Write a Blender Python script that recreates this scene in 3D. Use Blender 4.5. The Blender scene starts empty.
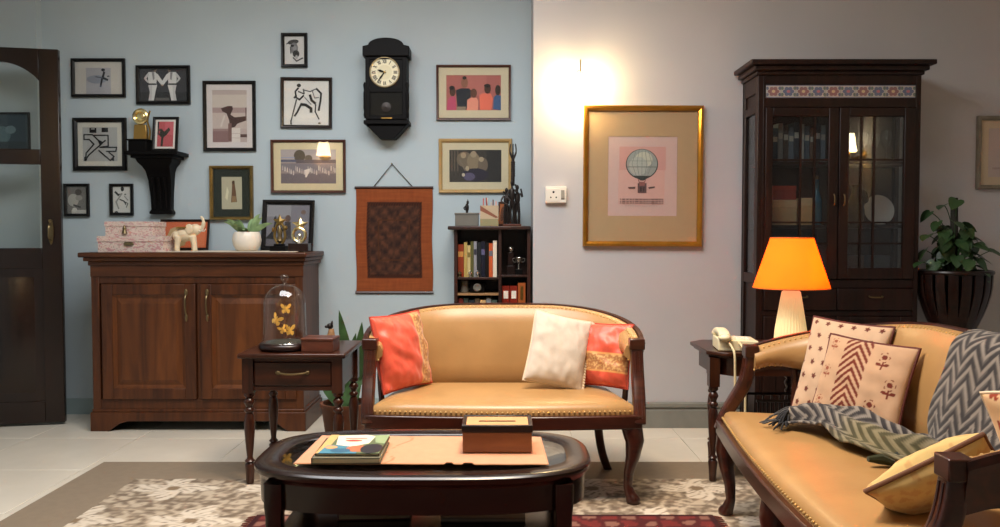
import bpy, math, random
from mathutils import Vector, Matrix, noise, Euler

# ---------------------------------------------------------------- camera, world, lights, exposure
SC = bpy.context.scene
COL = SC.collection
CAM_H = 1.12; FPX = 800.0; PITCH = math.radians(2.0)
cam_d = bpy.data.cameras.new('camera'); cam = bpy.data.objects.new('camera', cam_d); COL.objects.link(cam)
cam_d.sensor_width = 36.0; cam_d.lens = 36.0 * FPX / 1000.0; cam_d.clip_start = 0.05
cam.location = (0, 0, CAM_H); cam.rotation_euler = (math.radians(90) - PITCH, 0, 0)
SC.camera = cam
w = bpy.data.worlds.new('world'); SC.world = w; w.use_nodes = True
w.node_tree.nodes['Background'].inputs[0].default_value = (0.5, 0.6, 0.75, 1)
w.node_tree.nodes['Background'].inputs[1].default_value = 0.10
SC.view_settings.view_transform = 'Standard'; SC.view_settings.look = 'None'
SC.view_settings.gamma = 1.0; SC.view_settings.use_curve_mapping = False
SC.view_settings.exposure = 0.12

def area_light(name, loc, target, size, power, color, size_y=None, spread=180):
    l = bpy.data.lights.new(name, 'AREA'); l.energy = power; l.color = color; l.size = size; l.spread = math.radians(spread)
    if size_y: l.shape = 'RECTANGLE'; l.size_y = size_y
    o = bpy.data.objects.new(name, l); COL.objects.link(o); o.location = loc
    d = Vector(target) - Vector(loc)
    if abs(d.x) + abs(d.y) > 1e-3: o.rotation_euler = d.to_track_quat('-Z', 'Y').to_euler()
    return o
area_light('ceiling_lamp_warm', (0.1, 2.5, 2.84), (0.1, 2.5, 0), 0.45, 28, (1.0, 0.72, 0.43), None, 118)
area_light('cool_wall_fill', (-0.5, 2.75, 2.86), (-0.5, 2.75, 0), 2.2, 98, (0.95, 0.97, 1.0), 1.4)  # added unseen fill without a fixture, cool ambient light for the walls

def ray(x, y):
    u = (x - 500.0) / FPX; v = (263.5 - y) / FPX
    return Vector((u, math.cos(PITCH) + v * math.sin(PITCH), -math.sin(PITCH) + v * math.cos(PITCH)))
def P(x, y, Y):
    d = ray(x, y); t = Y / d.y
    return Vector((d.x * t, Y, CAM_H + d.z * t))
def G(x, y, z=0.0):
    d = ray(x, y); t = (z - CAM_H) / d.z
    return Vector((d.x * t, d.y * t, z))

# ---------------------------------------------------------------- materials
def lin(c):
    if isinstance(c, str):
        c = c.lstrip('#'); c = tuple(int(c[i:i + 2], 16) / 255 for i in (0, 2, 4))
    return tuple(((x / 12.92) if x <= 0.04045 else ((x + 0.055) / 1.055) ** 2.4) for x in c[:3]) + (1.0,)
MATS = {}
def newmat(name):
    m = bpy.data.materials.new(name); m.use_nodes = True
    nt = m.node_tree; b = nt.nodes['Principled BSDF']
    MATS[name] = m
    return m, nt, b
def coords(nt, scale, kind='Object'):
    tc = nt.nodes.new('ShaderNodeTexCoord'); mp = nt.nodes.new('ShaderNodeMapping')
    mp.inputs['Scale'].default_value = scale
    nt.links.new(tc.outputs[kind], mp.inputs['Vector']); return mp.outputs[0]
def bump(nt, b, vec, scale, strength, dist=0.002, detail=3):
    n = nt.nodes.new('ShaderNodeTexNoise'); n.inputs['Scale'].default_value = scale; n.inputs['Detail'].default_value = detail
    if vec: nt.links.new(vec, n.inputs['Vector'])
    bp = nt.nodes.new('ShaderNodeBump'); bp.inputs['Strength'].default_value = strength; bp.inputs['Distance'].default_value = dist
    nt.links.new(n.outputs['Fac'], bp.inputs['Height']); nt.links.new(bp.outputs[0], b.inputs['Normal'])
def plain(name, c, rough=0.5, metal=0.0, var=0.08, scale=12, bmp=0.0, bscale=80, coat=0.0, spec=0.5, emit=None):
    m, nt, b = newmat(name)
    v = coords(nt, (1, 1, 1))
    n = nt.nodes.new('ShaderNodeTexNoise'); n.inputs['Scale'].default_value = scale; n.inputs['Detail'].default_value = 4
    nt.links.new(v, n.inputs['Vector'])
    r = nt.nodes.new('ShaderNodeValToRGB'); c = lin(c)
    r.color_ramp.elements[0].position = 0.3; r.color_ramp.elements[1].position = 0.7
    r.color_ramp.elements[0].color = tuple(x * (1 - var) for x in c[:3]) + (1,)
    r.color_ramp.elements[1].color = tuple(min(1, x * (1 + var)) for x in c[:3]) + (1,)
    nt.links.new(n.outputs['Fac'], r.inputs[0]); nt.links.new(r.outputs[0], b.inputs['Base Color'])
    b.inputs['Roughness'].default_value = rough; b.inputs['Metallic'].default_value = metal
    b.inputs['Specular IOR Level'].default_value = spec
    if coat: b.inputs['Coat Weight'].default_value = coat; b.inputs['Coat Roughness'].default_value = 0.12
    if bmp: bump(nt, b, v, bscale, bmp)
    if emit: b.inputs['Emission Color'].default_value = lin(emit[0]); b.inputs['Emission Strength'].default_value = emit[1]
    return m
def wood(name, c1, c2, rough=0.35, axis='z', scale=1.0, coat=0.25, spec=0.5):
    m, nt, b = newmat(name)
    s = {'x': (1.2, 14, 14), 'y': (14, 1.2, 14), 'z': (14, 14, 1.2)}[axis]
    v = coords(nt, tuple(k * scale for k in s))
    n = nt.nodes.new('ShaderNodeTexNoise'); n.inputs['Scale'].default_value = 1.6; n.inputs['Detail'].default_value = 6; n.inputs['Distortion'].default_value = 1.1
    nt.links.new(v, n.inputs['Vector'])
    r = nt.nodes.new('ShaderNodeValToRGB')
    r.color_ramp.elements[0].position = 0.32; r.color_ramp.elements[1].position = 0.68
    r.color_ramp.elements[0].color = lin(c1); r.color_ramp.elements[1].color = lin(c2)
    nt.links.new(n.outputs['Fac'], r.inputs[0]); nt.links.new(r.outputs[0], b.inputs['Base Color'])
    b.inputs['Roughness'].default_value = rough; b.inputs['Specular IOR Level'].default_value = spec
    b.inputs['Coat Weight'].default_value = coat; b.inputs['Coat Roughness'].default_value = 0.2
    bp = nt.nodes.new('ShaderNodeBump'); bp.inputs['Strength'].default_value = 0.12; bp.inputs['Distance'].default_value = 0.001
    nt.links.new(n.outputs['Fac'], bp.inputs['Height']); nt.links.new(bp.outputs[0], b.inputs['Normal'])
    return m
def vcol(name, rough=0.8, bmp=0.15, bscale=400, spec=0.3, sheen=0.0, lo=0.88, hi=1.1):
    m, nt, b = newmat(name)
    a = nt.nodes.new('ShaderNodeAttribute'); a.attribute_name = 'Col'
    v = coords(nt, (1, 1, 1))
    n = nt.nodes.new('ShaderNodeTexNoise'); n.inputs['Scale'].default_value = 30; n.inputs['Detail'].default_value = 4
    nt.links.new(v, n.inputs['Vector'])
    mr = nt.nodes.new('ShaderNodeMapRange'); mr.inputs['To Min'].default_value = lo; mr.inputs['To Max'].default_value = hi
    nt.links.new(n.outputs['Fac'], mr.inputs['Value'])
    mx = nt.nodes.new('ShaderNodeMix'); mx.data_type = 'RGBA'; mx.blend_type = 'MULTIPLY'; mx.inputs[0].default_value = 1
    nt.links.new(a.outputs['Color'], mx.inputs[6]); nt.links.new(mr.outputs[0], mx.inputs[7])
    nt.links.new(mx.outputs[2], b.inputs['Base Color'])
    b.inputs['Roughness'].default_value = rough; b.inputs['Specular IOR Level'].default_value = spec
    b.inputs['Sheen Weight'].default_value = sheen
    if bmp: bump(nt, b, v, bscale, bmp, 0.001)
    return m
def glassmat(name, tint=(1, 1, 1), ior=1.45, boost=0.0, rough=0.0):
    m = bpy.data.materials.new(name); m.use_nodes = True; nt = m.node_tree; MATS[name] = m
    nt.nodes.remove(nt.nodes['Principled BSDF'])
    out = nt.nodes['Material Output']
    tr = nt.nodes.new('ShaderNodeBsdfTransparent'); tr.inputs[0].default_value = tint + (1,)
    gl = nt.nodes.new('ShaderNodeBsdfGlossy'); gl.inputs['Roughness'].default_value = rough
    lw = nt.nodes.new('ShaderNodeLayerWeight'); lw.inputs['Blend'].default_value = 0.5
    fr = nt.nodes.new('ShaderNodeMath'); fr.operation = 'POWER'; fr.inputs[1].default_value = 5.0
    nt.links.new(lw.outputs['Facing'], fr.inputs[0])
    f0 = ((ior - 1) / (ior + 1)) ** 2 + boost
    ad = nt.nodes.new('ShaderNodeMath'); ad.operation = 'MULTIPLY_ADD'; ad.inputs[1].default_value = 1 - f0; ad.inputs[2].default_value = f0
    mx = nt.nodes.new('ShaderNodeMixShader')
    nt.links.new(fr.outputs[0], ad.inputs[0]); nt.links.new(ad.outputs[0], mx.inputs[0])
    nt.links.new(tr.outputs[0], mx.inputs[1]); nt.links.new(gl.outputs[0], mx.inputs[2]); nt.links.new(mx.outputs[0], out.inputs[0])
    return m
def emitmat(name, c, strength):
    m, nt, b = newmat(name)
    b.inputs['Base Color'].default_value = lin(c); b.inputs['Emission Color'].default_value = lin(c); b.inputs['Emission Strength'].default_value = strength
    return m
plain('wall_blue', '#b6c4c9', 0.75, var=0.03, scale=2, bmp=0.05, bscale=60)
plain('wall_grey', '#b9b7b8', 0.75, var=0.03, scale=2, bmp=0.05, bscale=60)
plain('ceiling_white', '#d8d4cc', 0.9)
plain('skirting_blue', '#97a8a8', 0.5)
plain('skirting_grey', '#7d7c74', 0.45)
plain('tile_cream', '#ddd5c6', 0.22, var=0.06, scale=3, spec=0.5)
plain('grout', '#a39d8e', 0.8)
wood('teak', '#371a0b', '#5a3014', 0.42, 'z', coat=0.0, spec=0.35)
wood('teak_x', '#371a0b', '#5a3014', 0.42, 'x', coat=0.0, spec=0.35)
wood('teak_panel', '#43220e', '#6b3b18', 0.42, 'z', 0.6, coat=0.0, spec=0.35)
wood('door_wood', '#160a06', '#25120a', 0.24, 'z', coat=0.1, spec=0.4)
wood('mahogany', '#260f08', '#45200f', 0.3, 'x', coat=0.15, spec=0.4)
wood('mahogany_z', '#260f08', '#45200f', 0.3, 'z', coat=0.15, spec=0.4)
wood('sofa_wood', '#280f08', '#481e10', 0.28, 'x', coat=0.25)
wood('dark_wood', '#140a08', '#2a1510', 0.32, 'x', coat=0.1, spec=0.35)
wood('cupboard_wood', '#160a07', '#2a140d', 0.42, 'z', coat=0.0, spec=0.3)
wood('coffee_wood', '#100605', '#200e09', 0.24, 'x', coat=0.2, spec=0.4)
wood('box_wood', '#45200f', '#603020', 0.4, 'x')
wood('tissue_wood', '#7a4a2a', '#946036', 0.45, 'x')
wood('shelf_wood', '#22110c', '#38190f', 0.4, 'z')
wood('light_wood', '#8a6540', '#a67f55', 0.5, 'x')
plain('black_paint', '#080606', 0.5, var=0.05, spec=0.12)
plain('black_frame', '#0c0a0b', 0.35, var=0.05, spec=0.3)
plain('brown_frame', '#4a2416', 0.35, var=0.15)
plain('pale_frame', '#b3925c', 0.4, var=0.15)
plain('gold_frame', '#b07a2a', 0.28, metal=0.75, var=0.15)
plain('antique_gold', '#7c6434', 0.4, metal=0.6, var=0.3)
plain('silver_frame', '#8d8472', 0.4, metal=0.4, var=0.2)
plain('brass', '#b08a4a', 0.28, metal=0.9)
plain('nail_brass', '#d0ac70', 0.35, metal=0.25)
plain('old_brass', '#7a6a4c', 0.35, metal=0.85)
plain('gold', '#ecd69a', 0.2, metal=0.95)
plain('silver', '#cfcac0', 0.2, metal=0.95)
plain('bronze', '#2c2522', 0.38, metal=0.5, var=0.3)
plain('leather', '#a98252', 0.36, var=0.10, scale=5, bmp=0.10, bscale=120, spec=0.5)
plain('cream_plastic', '#efe3bd', 0.35, var=0.02)
plain('white_plastic', '#e6ded0', 0.4, var=0.02)
plain('grey_plastic', '#8c8478', 0.5)
plain('ceramic_white', '#e9dfcf', 0.3, var=0.02)
plain('lamp_ceramic_glow', '#f2dfae', 0.35, var=0.02, emit=('#ffdc98', 0.4))  # faint emission added to the base, standing in for bulb light on it
plain('white_cloth', '#cfc4b2', 0.9, bmp=0.3, bscale=300)
plain('runner_cloth', '#b98c60', 0.9, var=0.05, bmp=0.25, bscale=400)
plain('leaf_green', '#35512a', 0.42, var=0.35, scale=20)
plain('pothos_green', '#2f4a26', 0.42, var=0.35, scale=25)
plain('aloe_green', '#86a06e', 0.45, var=0.3, scale=30)
plain('soil', '#2a1c12', 0.95)
plain('terracotta', '#6b3f28', 0.7)
plain('ivory', '#e2cfae', 0.4, var=0.08, scale=30)
plain('string', '#4a4036', 0.8)
plain('stone_grey', '#6b6860', 0.6)
plain('cord_cream', '#d9c9a0', 0.5)
plain('butterfly', '#e6b24a', 0.6, var=0.25, scale=60, emit=None)
plain('moss', '#2c2a20', 0.9, bmp=0.8, bscale=90)
vcol('print', 0.6, 0.0, lo=1.12, hi=1.24)
vcol('cloth_print', 0.85, 0.35, 500, 0.2, 0.15)
vcol('silk_print', 0.42, 0.25, 300, 0.5, 0.3)
vcol('rug_print', 0.95, 0.6, 300, 0.1, 0.1)
vcol('gloss_print', 0.35, 0.0)
vcol('painted_tile', 0.25, 0.0)
glassmat('pane', (0.97, 0.98, 0.97), 1.42)
glassmat('cabinet_pane', (0.82, 0.86, 0.88), 1.5, 0.02)
glassmat('table_glass', (0.80, 0.86, 0.84), 1.5, 0.05)
glassmat('dome_glass', (0.985, 0.985, 0.98), 1.5, 0.05)
emitmat('sconce_glow', '#ffdda2', 150.0)
emitmat('rear_lamp_glow', '#ffe6b8', 26.0)
def shade_material():
    m = bpy.data.materials.new('orange_shade'); m.use_nodes = True; nt = m.node_tree; MATS['orange_shade'] = m
    nt.nodes.remove(nt.nodes['Principled BSDF']); out = nt.nodes['Material Output']
    tl = nt.nodes.new('ShaderNodeBsdfTranslucent'); tl.inputs[0].default_value = lin('#f88608')
    df = nt.nodes.new('ShaderNodeBsdfDiffuse'); df.inputs[0].default_value = lin('#f0a040')
    mx = nt.nodes.new('ShaderNodeMixShader'); mx.inputs[0].default_value = 0.35
    em = nt.nodes.new('ShaderNodeEmission'); em.inputs[0].default_value = lin('#ff7c08'); em.inputs[1].default_value = 0.15
    ad = nt.nodes.new('ShaderNodeAddShader')
    nt.links.new(tl.outputs[0], mx.inputs[1]); nt.links.new(df.outputs[0], mx.inputs[2])
    nt.links.new(mx.outputs[0], ad.inputs[0]); nt.links.new(em.outputs[0], ad.inputs[1]); nt.links.new(ad.outputs[0], out.inputs[0])
shade_material()
def liner_material():
    m = bpy.data.materials.new('shade_liner'); m.use_nodes = True; nt = m.node_tree; MATS['shade_liner'] = m
    nt.nodes.remove(nt.nodes['Principled BSDF']); out = nt.nodes['Material Output']
    tl = nt.nodes.new('ShaderNodeBsdfTranslucent'); tl.inputs[0].default_value = lin('#fff0d0')
    df = nt.nodes.new('ShaderNodeBsdfDiffuse'); df.inputs[0].default_value = lin('#fff2dc')
    mx = nt.nodes.new('ShaderNodeMixShader'); mx.inputs[0].default_value = 0.6
    nt.links.new(tl.outputs[0], mx.inputs[1]); nt.links.new(df.outputs[0], mx.inputs[2]); nt.links.new(mx.outputs[0], out.inputs[0])
liner_material()

# ---------------------------------------------------------------- mesh helpers
class MB:
    def __init__(s): s.v = []; s.f = []; s.c = []; s.any = False
    def add(s, vs, fs, col=None, M=None):
        o = len(s.v)
        for p in vs:
            p = Vector(p); s.v.append(M @ p if M else p)
        for f in fs: s.f.append(tuple(i + o for i in f)); s.c.append(col)
        if col is not None: s.any = True
        return s
    def box(s, a, b, col=None, M=None):
        x0, y0, z0 = [min(a[i], b[i]) for i in range(3)]; x1, y1, z1 = [max(a[i], b[i]) for i in range(3)]
        v = [(x0, y0, z0), (x1, y0, z0), (x1, y1, z0), (x0, y1, z0), (x0, y0, z1), (x1, y0, z1), (x1, y1, z1), (x0, y1, z1)]
        return s.add(v, [(3, 2, 1, 0), (4, 5, 6, 7), (0, 1, 5, 4), (1, 2, 6, 5), (2, 3, 7, 6), (3, 0, 4, 7)], col, M)
    def sweep(s, path, section, scales=None, up=(0, 0, 1), closed=False, col=None, M=None):
        path = [Vector(p) for p in path]; n = len(path); m = len(section); up = Vector(up); vs = []; fs = []
        for i, p in enumerate(path):
            a = path[(i - 1) % n] if (closed or i > 0) else p; b = path[(i + 1) % n] if (closed or i < n - 1) else p
            t = (b - a).normalized(); sd = t.cross(up)
            if sd.length < 1e-5: sd = t.cross(Vector((0.3, 1, 0.2)))
            sd.normalize(); u = sd.cross(t)
            k = scales[i] if scales else 1.0
            kx, ky = (k if isinstance(k, (tuple, list)) else (k, k))
            for q in section: vs.append(p + sd * q[0] * kx + u * q[1] * ky)
        for i in range(n if closed else n - 1):
            j = (i + 1) % n
            for k in range(m): fs.append((i * m + k, i * m + (k + 1) % m, j * m + (k + 1) % m, j * m + k))
        if not closed:
            fs.append(tuple(range(m))[::-1]); fs.append(tuple(range((n - 1) * m, n * m)))
        return s.add(vs, fs, col, M)
    def tube(s, path, r, n=8, up=None, closed=False, col=None, M=None):
        path = [Vector(p) for p in path]
        if up is None:
            d = path[-1] - path[0] if not closed else Vector((0, 0, 1)).cross(path[1] - path[0]) + Vector((1e-4, 0, 0))
            ax = [abs(x) for x in d]; k = ax.index(min(ax)); up = [0, 0, 0]; up[k] = 1
        sec = [(math.cos(2 * math.pi * i / n), math.sin(2 * math.pi * i / n)) for i in range(n)]
        rs = r if isinstance(r, (list, tuple)) else [r] * len(path)
        return s.sweep(path, sec, rs, up, closed, col, M)
    def lathe(s, prof, c=(0, 0, 0), n=20, col=None, M=None, ribs=0, rib=0.0):
        vs = []; fs = []; m = len(prof)
        for i in range(n):
            a = 2 * math.pi * i / n; k = 1 - rib * (i % 2) if ribs else 1
            for r, z in prof: vs.append((c[0] + r * k * math.cos(a), c[1] + r * k * math.sin(a), c[2] + z))
        for i in range(n):
            j = (i + 1) % n
            for k in range(m - 1): fs.append((i * m + k, j * m + k, j * m + k + 1, i * m + k + 1))
        if prof[0][0] > 1e-6: fs.append(tuple(i * m for i in range(n))[::-1])
        if prof[-1][0] > 1e-6: fs.append(tuple(i * m + m - 1 for i in range(n)))
        return s.add(vs, fs, col, M)
    def prism(s, pts, d0, d1, plane='xy', col=None, M=None):
        def mk(p, d):
            return {'xy': (p[0], p[1], d), 'xz': (p[0], d, p[1]), 'yz': (d, p[0], p[1])}[plane]
        n = len(pts); vs = [mk(p, d0) for p in pts] + [mk(p, d1) for p in pts]
        fs = [tuple(range(n))[::-1], tuple(range(n, 2 * n))] + [(i, (i + 1) % n, n + (i + 1) % n, n + i) for i in range(n)]
        return s.add(vs, fs, col, M)
    def ell(s, c, r, n=10, m=7, col=None, M=None):
        if not isinstance(r, (tuple, list)): r = (r, r, r)
        vs = [(c[0], c[1], c[2] - r[2])]; fs = []
        for j in range(1, m):
            ph = -math.pi / 2 + math.pi * j / m
            for i in range(n):
                a = 2 * math.pi * i / n; vs.append((c[0] + r[0] * math.cos(ph) * math.cos(a), c[1] + r[1] * math.cos(ph) * math.sin(a), c[2] + r[2] * math.sin(ph)))
        vs.append((c[0], c[1], c[2] + r[2])); L = len(vs) - 1
        for i in range(n):
            k = (i + 1) % n; fs.append((0, 1 + k, 1 + i)); fs.append((L, 1 + (m - 2) * n + i, 1 + (m - 2) * n + k))
            for j in range(m - 2): fs.append((1 + j * n + i, 1 + j * n + k, 1 + (j + 1) * n + k, 1 + (j + 1) * n + i))
        return s.add(vs, fs, col, M)
    def build(s, name, mat, parent=None, world=False, bevel=0.0, angle=38, seg=2):
        me = bpy.data.meshes.new(name)
        vs = s.v
        if world and parent is not None: vs = [v - parent.location for v in vs]
        me.from_pydata([tuple(v) for v in vs], [], s.f); me.update()
        import bmesh
        bm = bmesh.new(); bm.from_mesh(me); bmesh.ops.recalc_face_normals(bm, faces=bm.faces); bm.to_mesh(me); bm.free()
        if s.any:
            at = me.color_attributes.new('Col', 'FLOAT_COLOR', 'CORNER'); data = []
            for p in me.polygons:
                c = lin(s.c[p.index]) if s.c[p.index] is not None else (0.5, 0.5, 0.5, 1)
                data.extend(list(c) * p.loop_total)
            at.data.foreach_set('color', data)
        me.polygons.foreach_set('use_smooth', [True] * len(me.polygons))
        me.set_sharp_from_angle(angle=math.radians(angle))
        me.materials.append(MATS[mat] if isinstance(mat, str) else mat)
        o = bpy.data.objects.new(name, me); COL.objects.link(o)
        if parent is not None: o.parent = parent
        if bevel:
            b = o.modifiers.new('bevel', 'BEVEL'); b.width = bevel; b.segments = seg; b.limit_method = 'ANGLE'; b.angle_limit = math.radians(40)
            b.harden_normals = False
        return o
def tag(o, label, cat, group=None, kind=None):
    o['label'] = label; o['category'] = cat
    if group: o['group'] = group
    if kind: o['kind'] = kind
    return o
def thing(name, label, cat, loc=(0, 0, 0), rz=0.0, group=None, rot=None):
    o = bpy.data.objects.new(name, None); COL.objects.link(o); o.empty_display_size = 0.05
    o.location = loc; o.rotation_euler = rot if rot else (0, 0, rz)
    return tag(o, label, cat, group)
def struct(o): o['kind'] = 'structure'; return o
def inst(src, parent, loc=None, rot=None, scale=None):
    c = src.copy(); COL.objects.link(c); c.parent = parent
    if loc is not None: c.location = loc
    if rot is not None: c.rotation_euler = rot
    if scale is not None: c.scale = scale
    return c
def bez(p, n=14):
    p = [Vector(q) for q in p]; out = []
    for i in range(n + 1):
        t = i / n; q = list(p)
        while len(q) > 1: q = [q[k].lerp(q[k + 1], t) for k in range(len(q) - 1)]
        out.append(q[0])
    return out
def catmull(p, n=6):
    p = [Vector(q) for q in p]; out = []
    for i in range(len(p) - 1):
        a = p[max(i - 1, 0)]; b = p[i]; c = p[i + 1]; d = p[min(i + 2, len(p) - 1)]
        for k in range(n):
            t = k / n
            out.append(0.5 * ((2 * b) + (c - a) * t + (2 * a - 5 * b + 4 * c - d) * t * t + (3 * b - a - 3 * c + d) * t ** 3))
    out.append(p[-1]); return out
def sm(a, b, x):
    t = max(0, min(1, (x - a) / (b - a))); return t * t * (3 - 2 * t)
RECT = lambda a, b: [(-a, -b), (a, -b), (a, b), (-a, b)]
def rsec(a, b, r=0.3, n=3):
    out = []; r = min(a, b) * r
    for cx, cy, s in ((a - r, b - r, 0), (-a + r, b - r, 90), (-a + r, -b + r, 180), (a - r, -b + r, 270)):
        for k in range(n + 1):
            an = math.radians(s + 90 * k / n); out.append((cx + r * math.cos(an), cy + r * math.sin(an)))
    return out
def colour_grid(name, nu, nv, fn, cfn, mat, parent=None, closed_back=None):
    """a surface of nu x nv cells; fn(u,v) -> point, cfn(u,v) -> srgb colour; u, v in 0..1"""
    vs = []; cs = []; fs = []
    sheets = [fn] + ([closed_back] if closed_back else [])
    for si, f in enumerate(sheets):
        o = len(vs)
        for j in range(nv + 1):
            for i in range(nu + 1):
                u = i / nu; v = j / nv; vs.append(tuple(f(u, v))); cs.extend(lin(cfn(u, v)))
        for j in range(nv):
            for i in range(nu):
                a = o + j * (nu + 1) + i; q = (a, a + 1, a + nu + 2, a + nu + 1)
                fs.append(q if si == 0 else q[::-1])
    me = bpy.data.meshes.new(name); me.from_pydata(vs, [], fs); me.update()
    at = me.color_attributes.new('Col', 'FLOAT_COLOR', 'POINT'); at.data.foreach_set('color', cs)
    me.polygons.foreach_set('use_smooth', [True] * len(me.polygons))
    me.materials.append(MATS[mat]); o = bpy.data.objects.new(name, me); COL.objects.link(o)
    if parent is not None: o.parent = parent
    return o

# ================================================================= the room
YL = G(80, 414).y            # recessed wall, left
YR = G(680, 427.5).y         # wall of the right half, standing further forward
XC = P(533, 300, YR).x       # the corner between them
XL = -3.2; XR = 3.4; YB = -2.3; ZC = 2.9
def slab(name, a, b, mat, bevel=0): return struct(MB().box(a, b).build(name, mat, bevel=bevel))
floor = slab('floor', (XL - .1, YB - .1, -0.10), (XR + .1, YL + .1, -0.004), 'grout')
TS = 0.60
tile_me = MB().box((0.0015, 0.0015, -0.012), (TS - 0.0015, TS - 0.0015, 0.0)).build('tile', 'tile_cream', floor, bevel=0.0012, seg=1)
first = True
for i in range(11):
    for j in range(8):
        x = XL + i * TS; y = YL - TS * (j + 1)
        if first: tile_me.location = (x, y, 0); first = False
        else: inst(tile_me, floor, (x, y, 0))
slab('wall_back', (XL - .1, YL, 0), (XC, YL + .1, ZC), 'wall_blue')
slab('wall_back_right', (XC, YR, 0), (XR + .1, YL + .1, ZC), 'wall_grey')
slab('wall_left', (XL - .1, YB, 0), (XL, YL, ZC), 'wall_blue')
slab('wall_right', (XR, YB, 0), (XR + .1, YR, ZC), 'wall_grey')
slab('wall_rear', (XL - .1, YB - .1, 0), (XR + .1, YB, ZC), 'wall_grey')
slab('ceiling', (XL - .1, YB - .1, ZC), (XR + .1, YL + .1, ZC + .1), 'ceiling_white')
pier_x = P(36, 30, YL - 0.06).x
slab('wall_corner', (XL, YL - 0.06, 0), (pier_x, YL, ZC), 'wall_blue')
# skirting boards
slab('baseboard_left', (pier_x, YL - 0.008, 0), (XC, YL, 0.10), 'skirting_blue')
zb = P(680, 402, YR).z; zg = P(680, 408, YR).z
bb = MB().prism([(YR, 0), (YR - 0.016, 0), (YR - 0.016, zg - 0.012), (YR - 0.006, zg - 0.004), (YR - 0.006, zg + 0.004),
                 (YR - 0.018, zg + 0.008), (YR - 0.018, zb - 0.008), (YR - 0.008, zb), (YR, zb)], XC, XR, 'yz')
struct(bb.build('baseboard_right', 'skirting_grey'))

# ---- open door leaf on the left: local x runs from the free edge towards the hinge
def door():
    free = G(66, 424); a = math.atan2(-0.055, -0.27); W = 0.62; T = 0.038; Z0 = 0.015; Z1 = P(60, 50, free.y).z
    t = bpy.data.objects.new('door_1', None); COL.objects.link(t); t.location = (free.x, free.y, 0); t.rotation_euler = (0, 0, a); struct(t)
    zz = lambda y: P(60, y, free.y).z
    sw = 0.105
    for x0, x1 in ((0, sw), (W - sw, W)): MB().box((x0, -T / 2, Z0), (x1, T / 2, Z1)).build('stile', 'door_wood', t, bevel=0.004)
    for z0, z1 in ((Z0, Z0 + 0.13), (zz(268), zz(248)), (zz(165), zz(150))): MB().box((sw - .001, -T / 2 + .001, z0), (W - sw + .001, T / 2 - .001, z1)).build('rail', 'door_wood', t, bevel=0.004)
    zs = zz(82); zt = zz(64)         # arched top rail
    pts = [(sw, Z1), (sw, zs)]
    for k in range(1, 16):
        u = k / 16; x = sw + (W - 2 * sw) * u; pts.append((x, zs + (zt - zs) * math.sin(math.pi * u) ** 0.8))
    pts += [(W - sw, zs), (W - sw, Z1)]
    MB().prism(pts, -T / 2 + .001, T / 2 - .001, 'xz').build('arched_rail', 'door_wood', t, bevel=0.003)
    MB().box((sw - .008, -.003, zz(151)), (W - sw + .008, .003, zt)).build('pane', 'pane', t)
    MB().box((sw - .008, -.003, zz(249)), (W - sw + .008, .003, zz(164))).build('pane', 'pane', t)
    zp0 = Z0 + 0.13; zp1 = zz(268)
    MB().box((sw - .008, -.008, zp0 - .008), (W - sw + .008, .008, zp1 + .008)).build('panel', 'door_wood', t)
    m = MB()
    for s in (-1, 1):
        m.add([(sw + .05, s * .008, zp0 + .05), (W - sw - .05, s * .008, zp0 + .05), (W - sw - .05, s * .008, zp1 - .05), (sw + .05, s * .008, zp1 - .05),
               (sw + .075, s * .017, zp0 + .075), (W - sw - .075, s * .017, zp0 + .075), (W - sw - .075, s * .017, zp1 - .075), (sw + .075, s * .017, zp1 - .075)],
              [(0, 1, 5, 4), (1, 2, 6, 5), (2, 3, 7, 6), (3, 0, 4, 7), (4, 5, 6, 7)])
    m.build('raised_field', 'door_wood', t)
    hp = MB()
    zc = zz(232)
    hp.prism([(.055 + .014 * math.cos(q), zc + .075 * math.sin(q)) for q in [k * math.pi / 8 for k in range(16)]], T / 2, T / 2 + .004, 'xz')
    hd = hp.build('handle', 'old_brass', t, bevel=0.001)
    MB().tube(catmull([(.055, T / 2 + .004, zc + .05), (.055, T / 2 + .035, zc + .035), (.055, T / 2 + .04, zc), (.055, T / 2 + .035, zc - .035), (.055, T / 2 + .004, zc - .05)]), .006).build('grip', 'old_brass', hd)
    MB().tube([(.055, T / 2, zc + .065), (.055, T / 2 + .018, zc + .065)], .009).build('lock_cylinder', 'old_brass', hd)
door()

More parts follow.
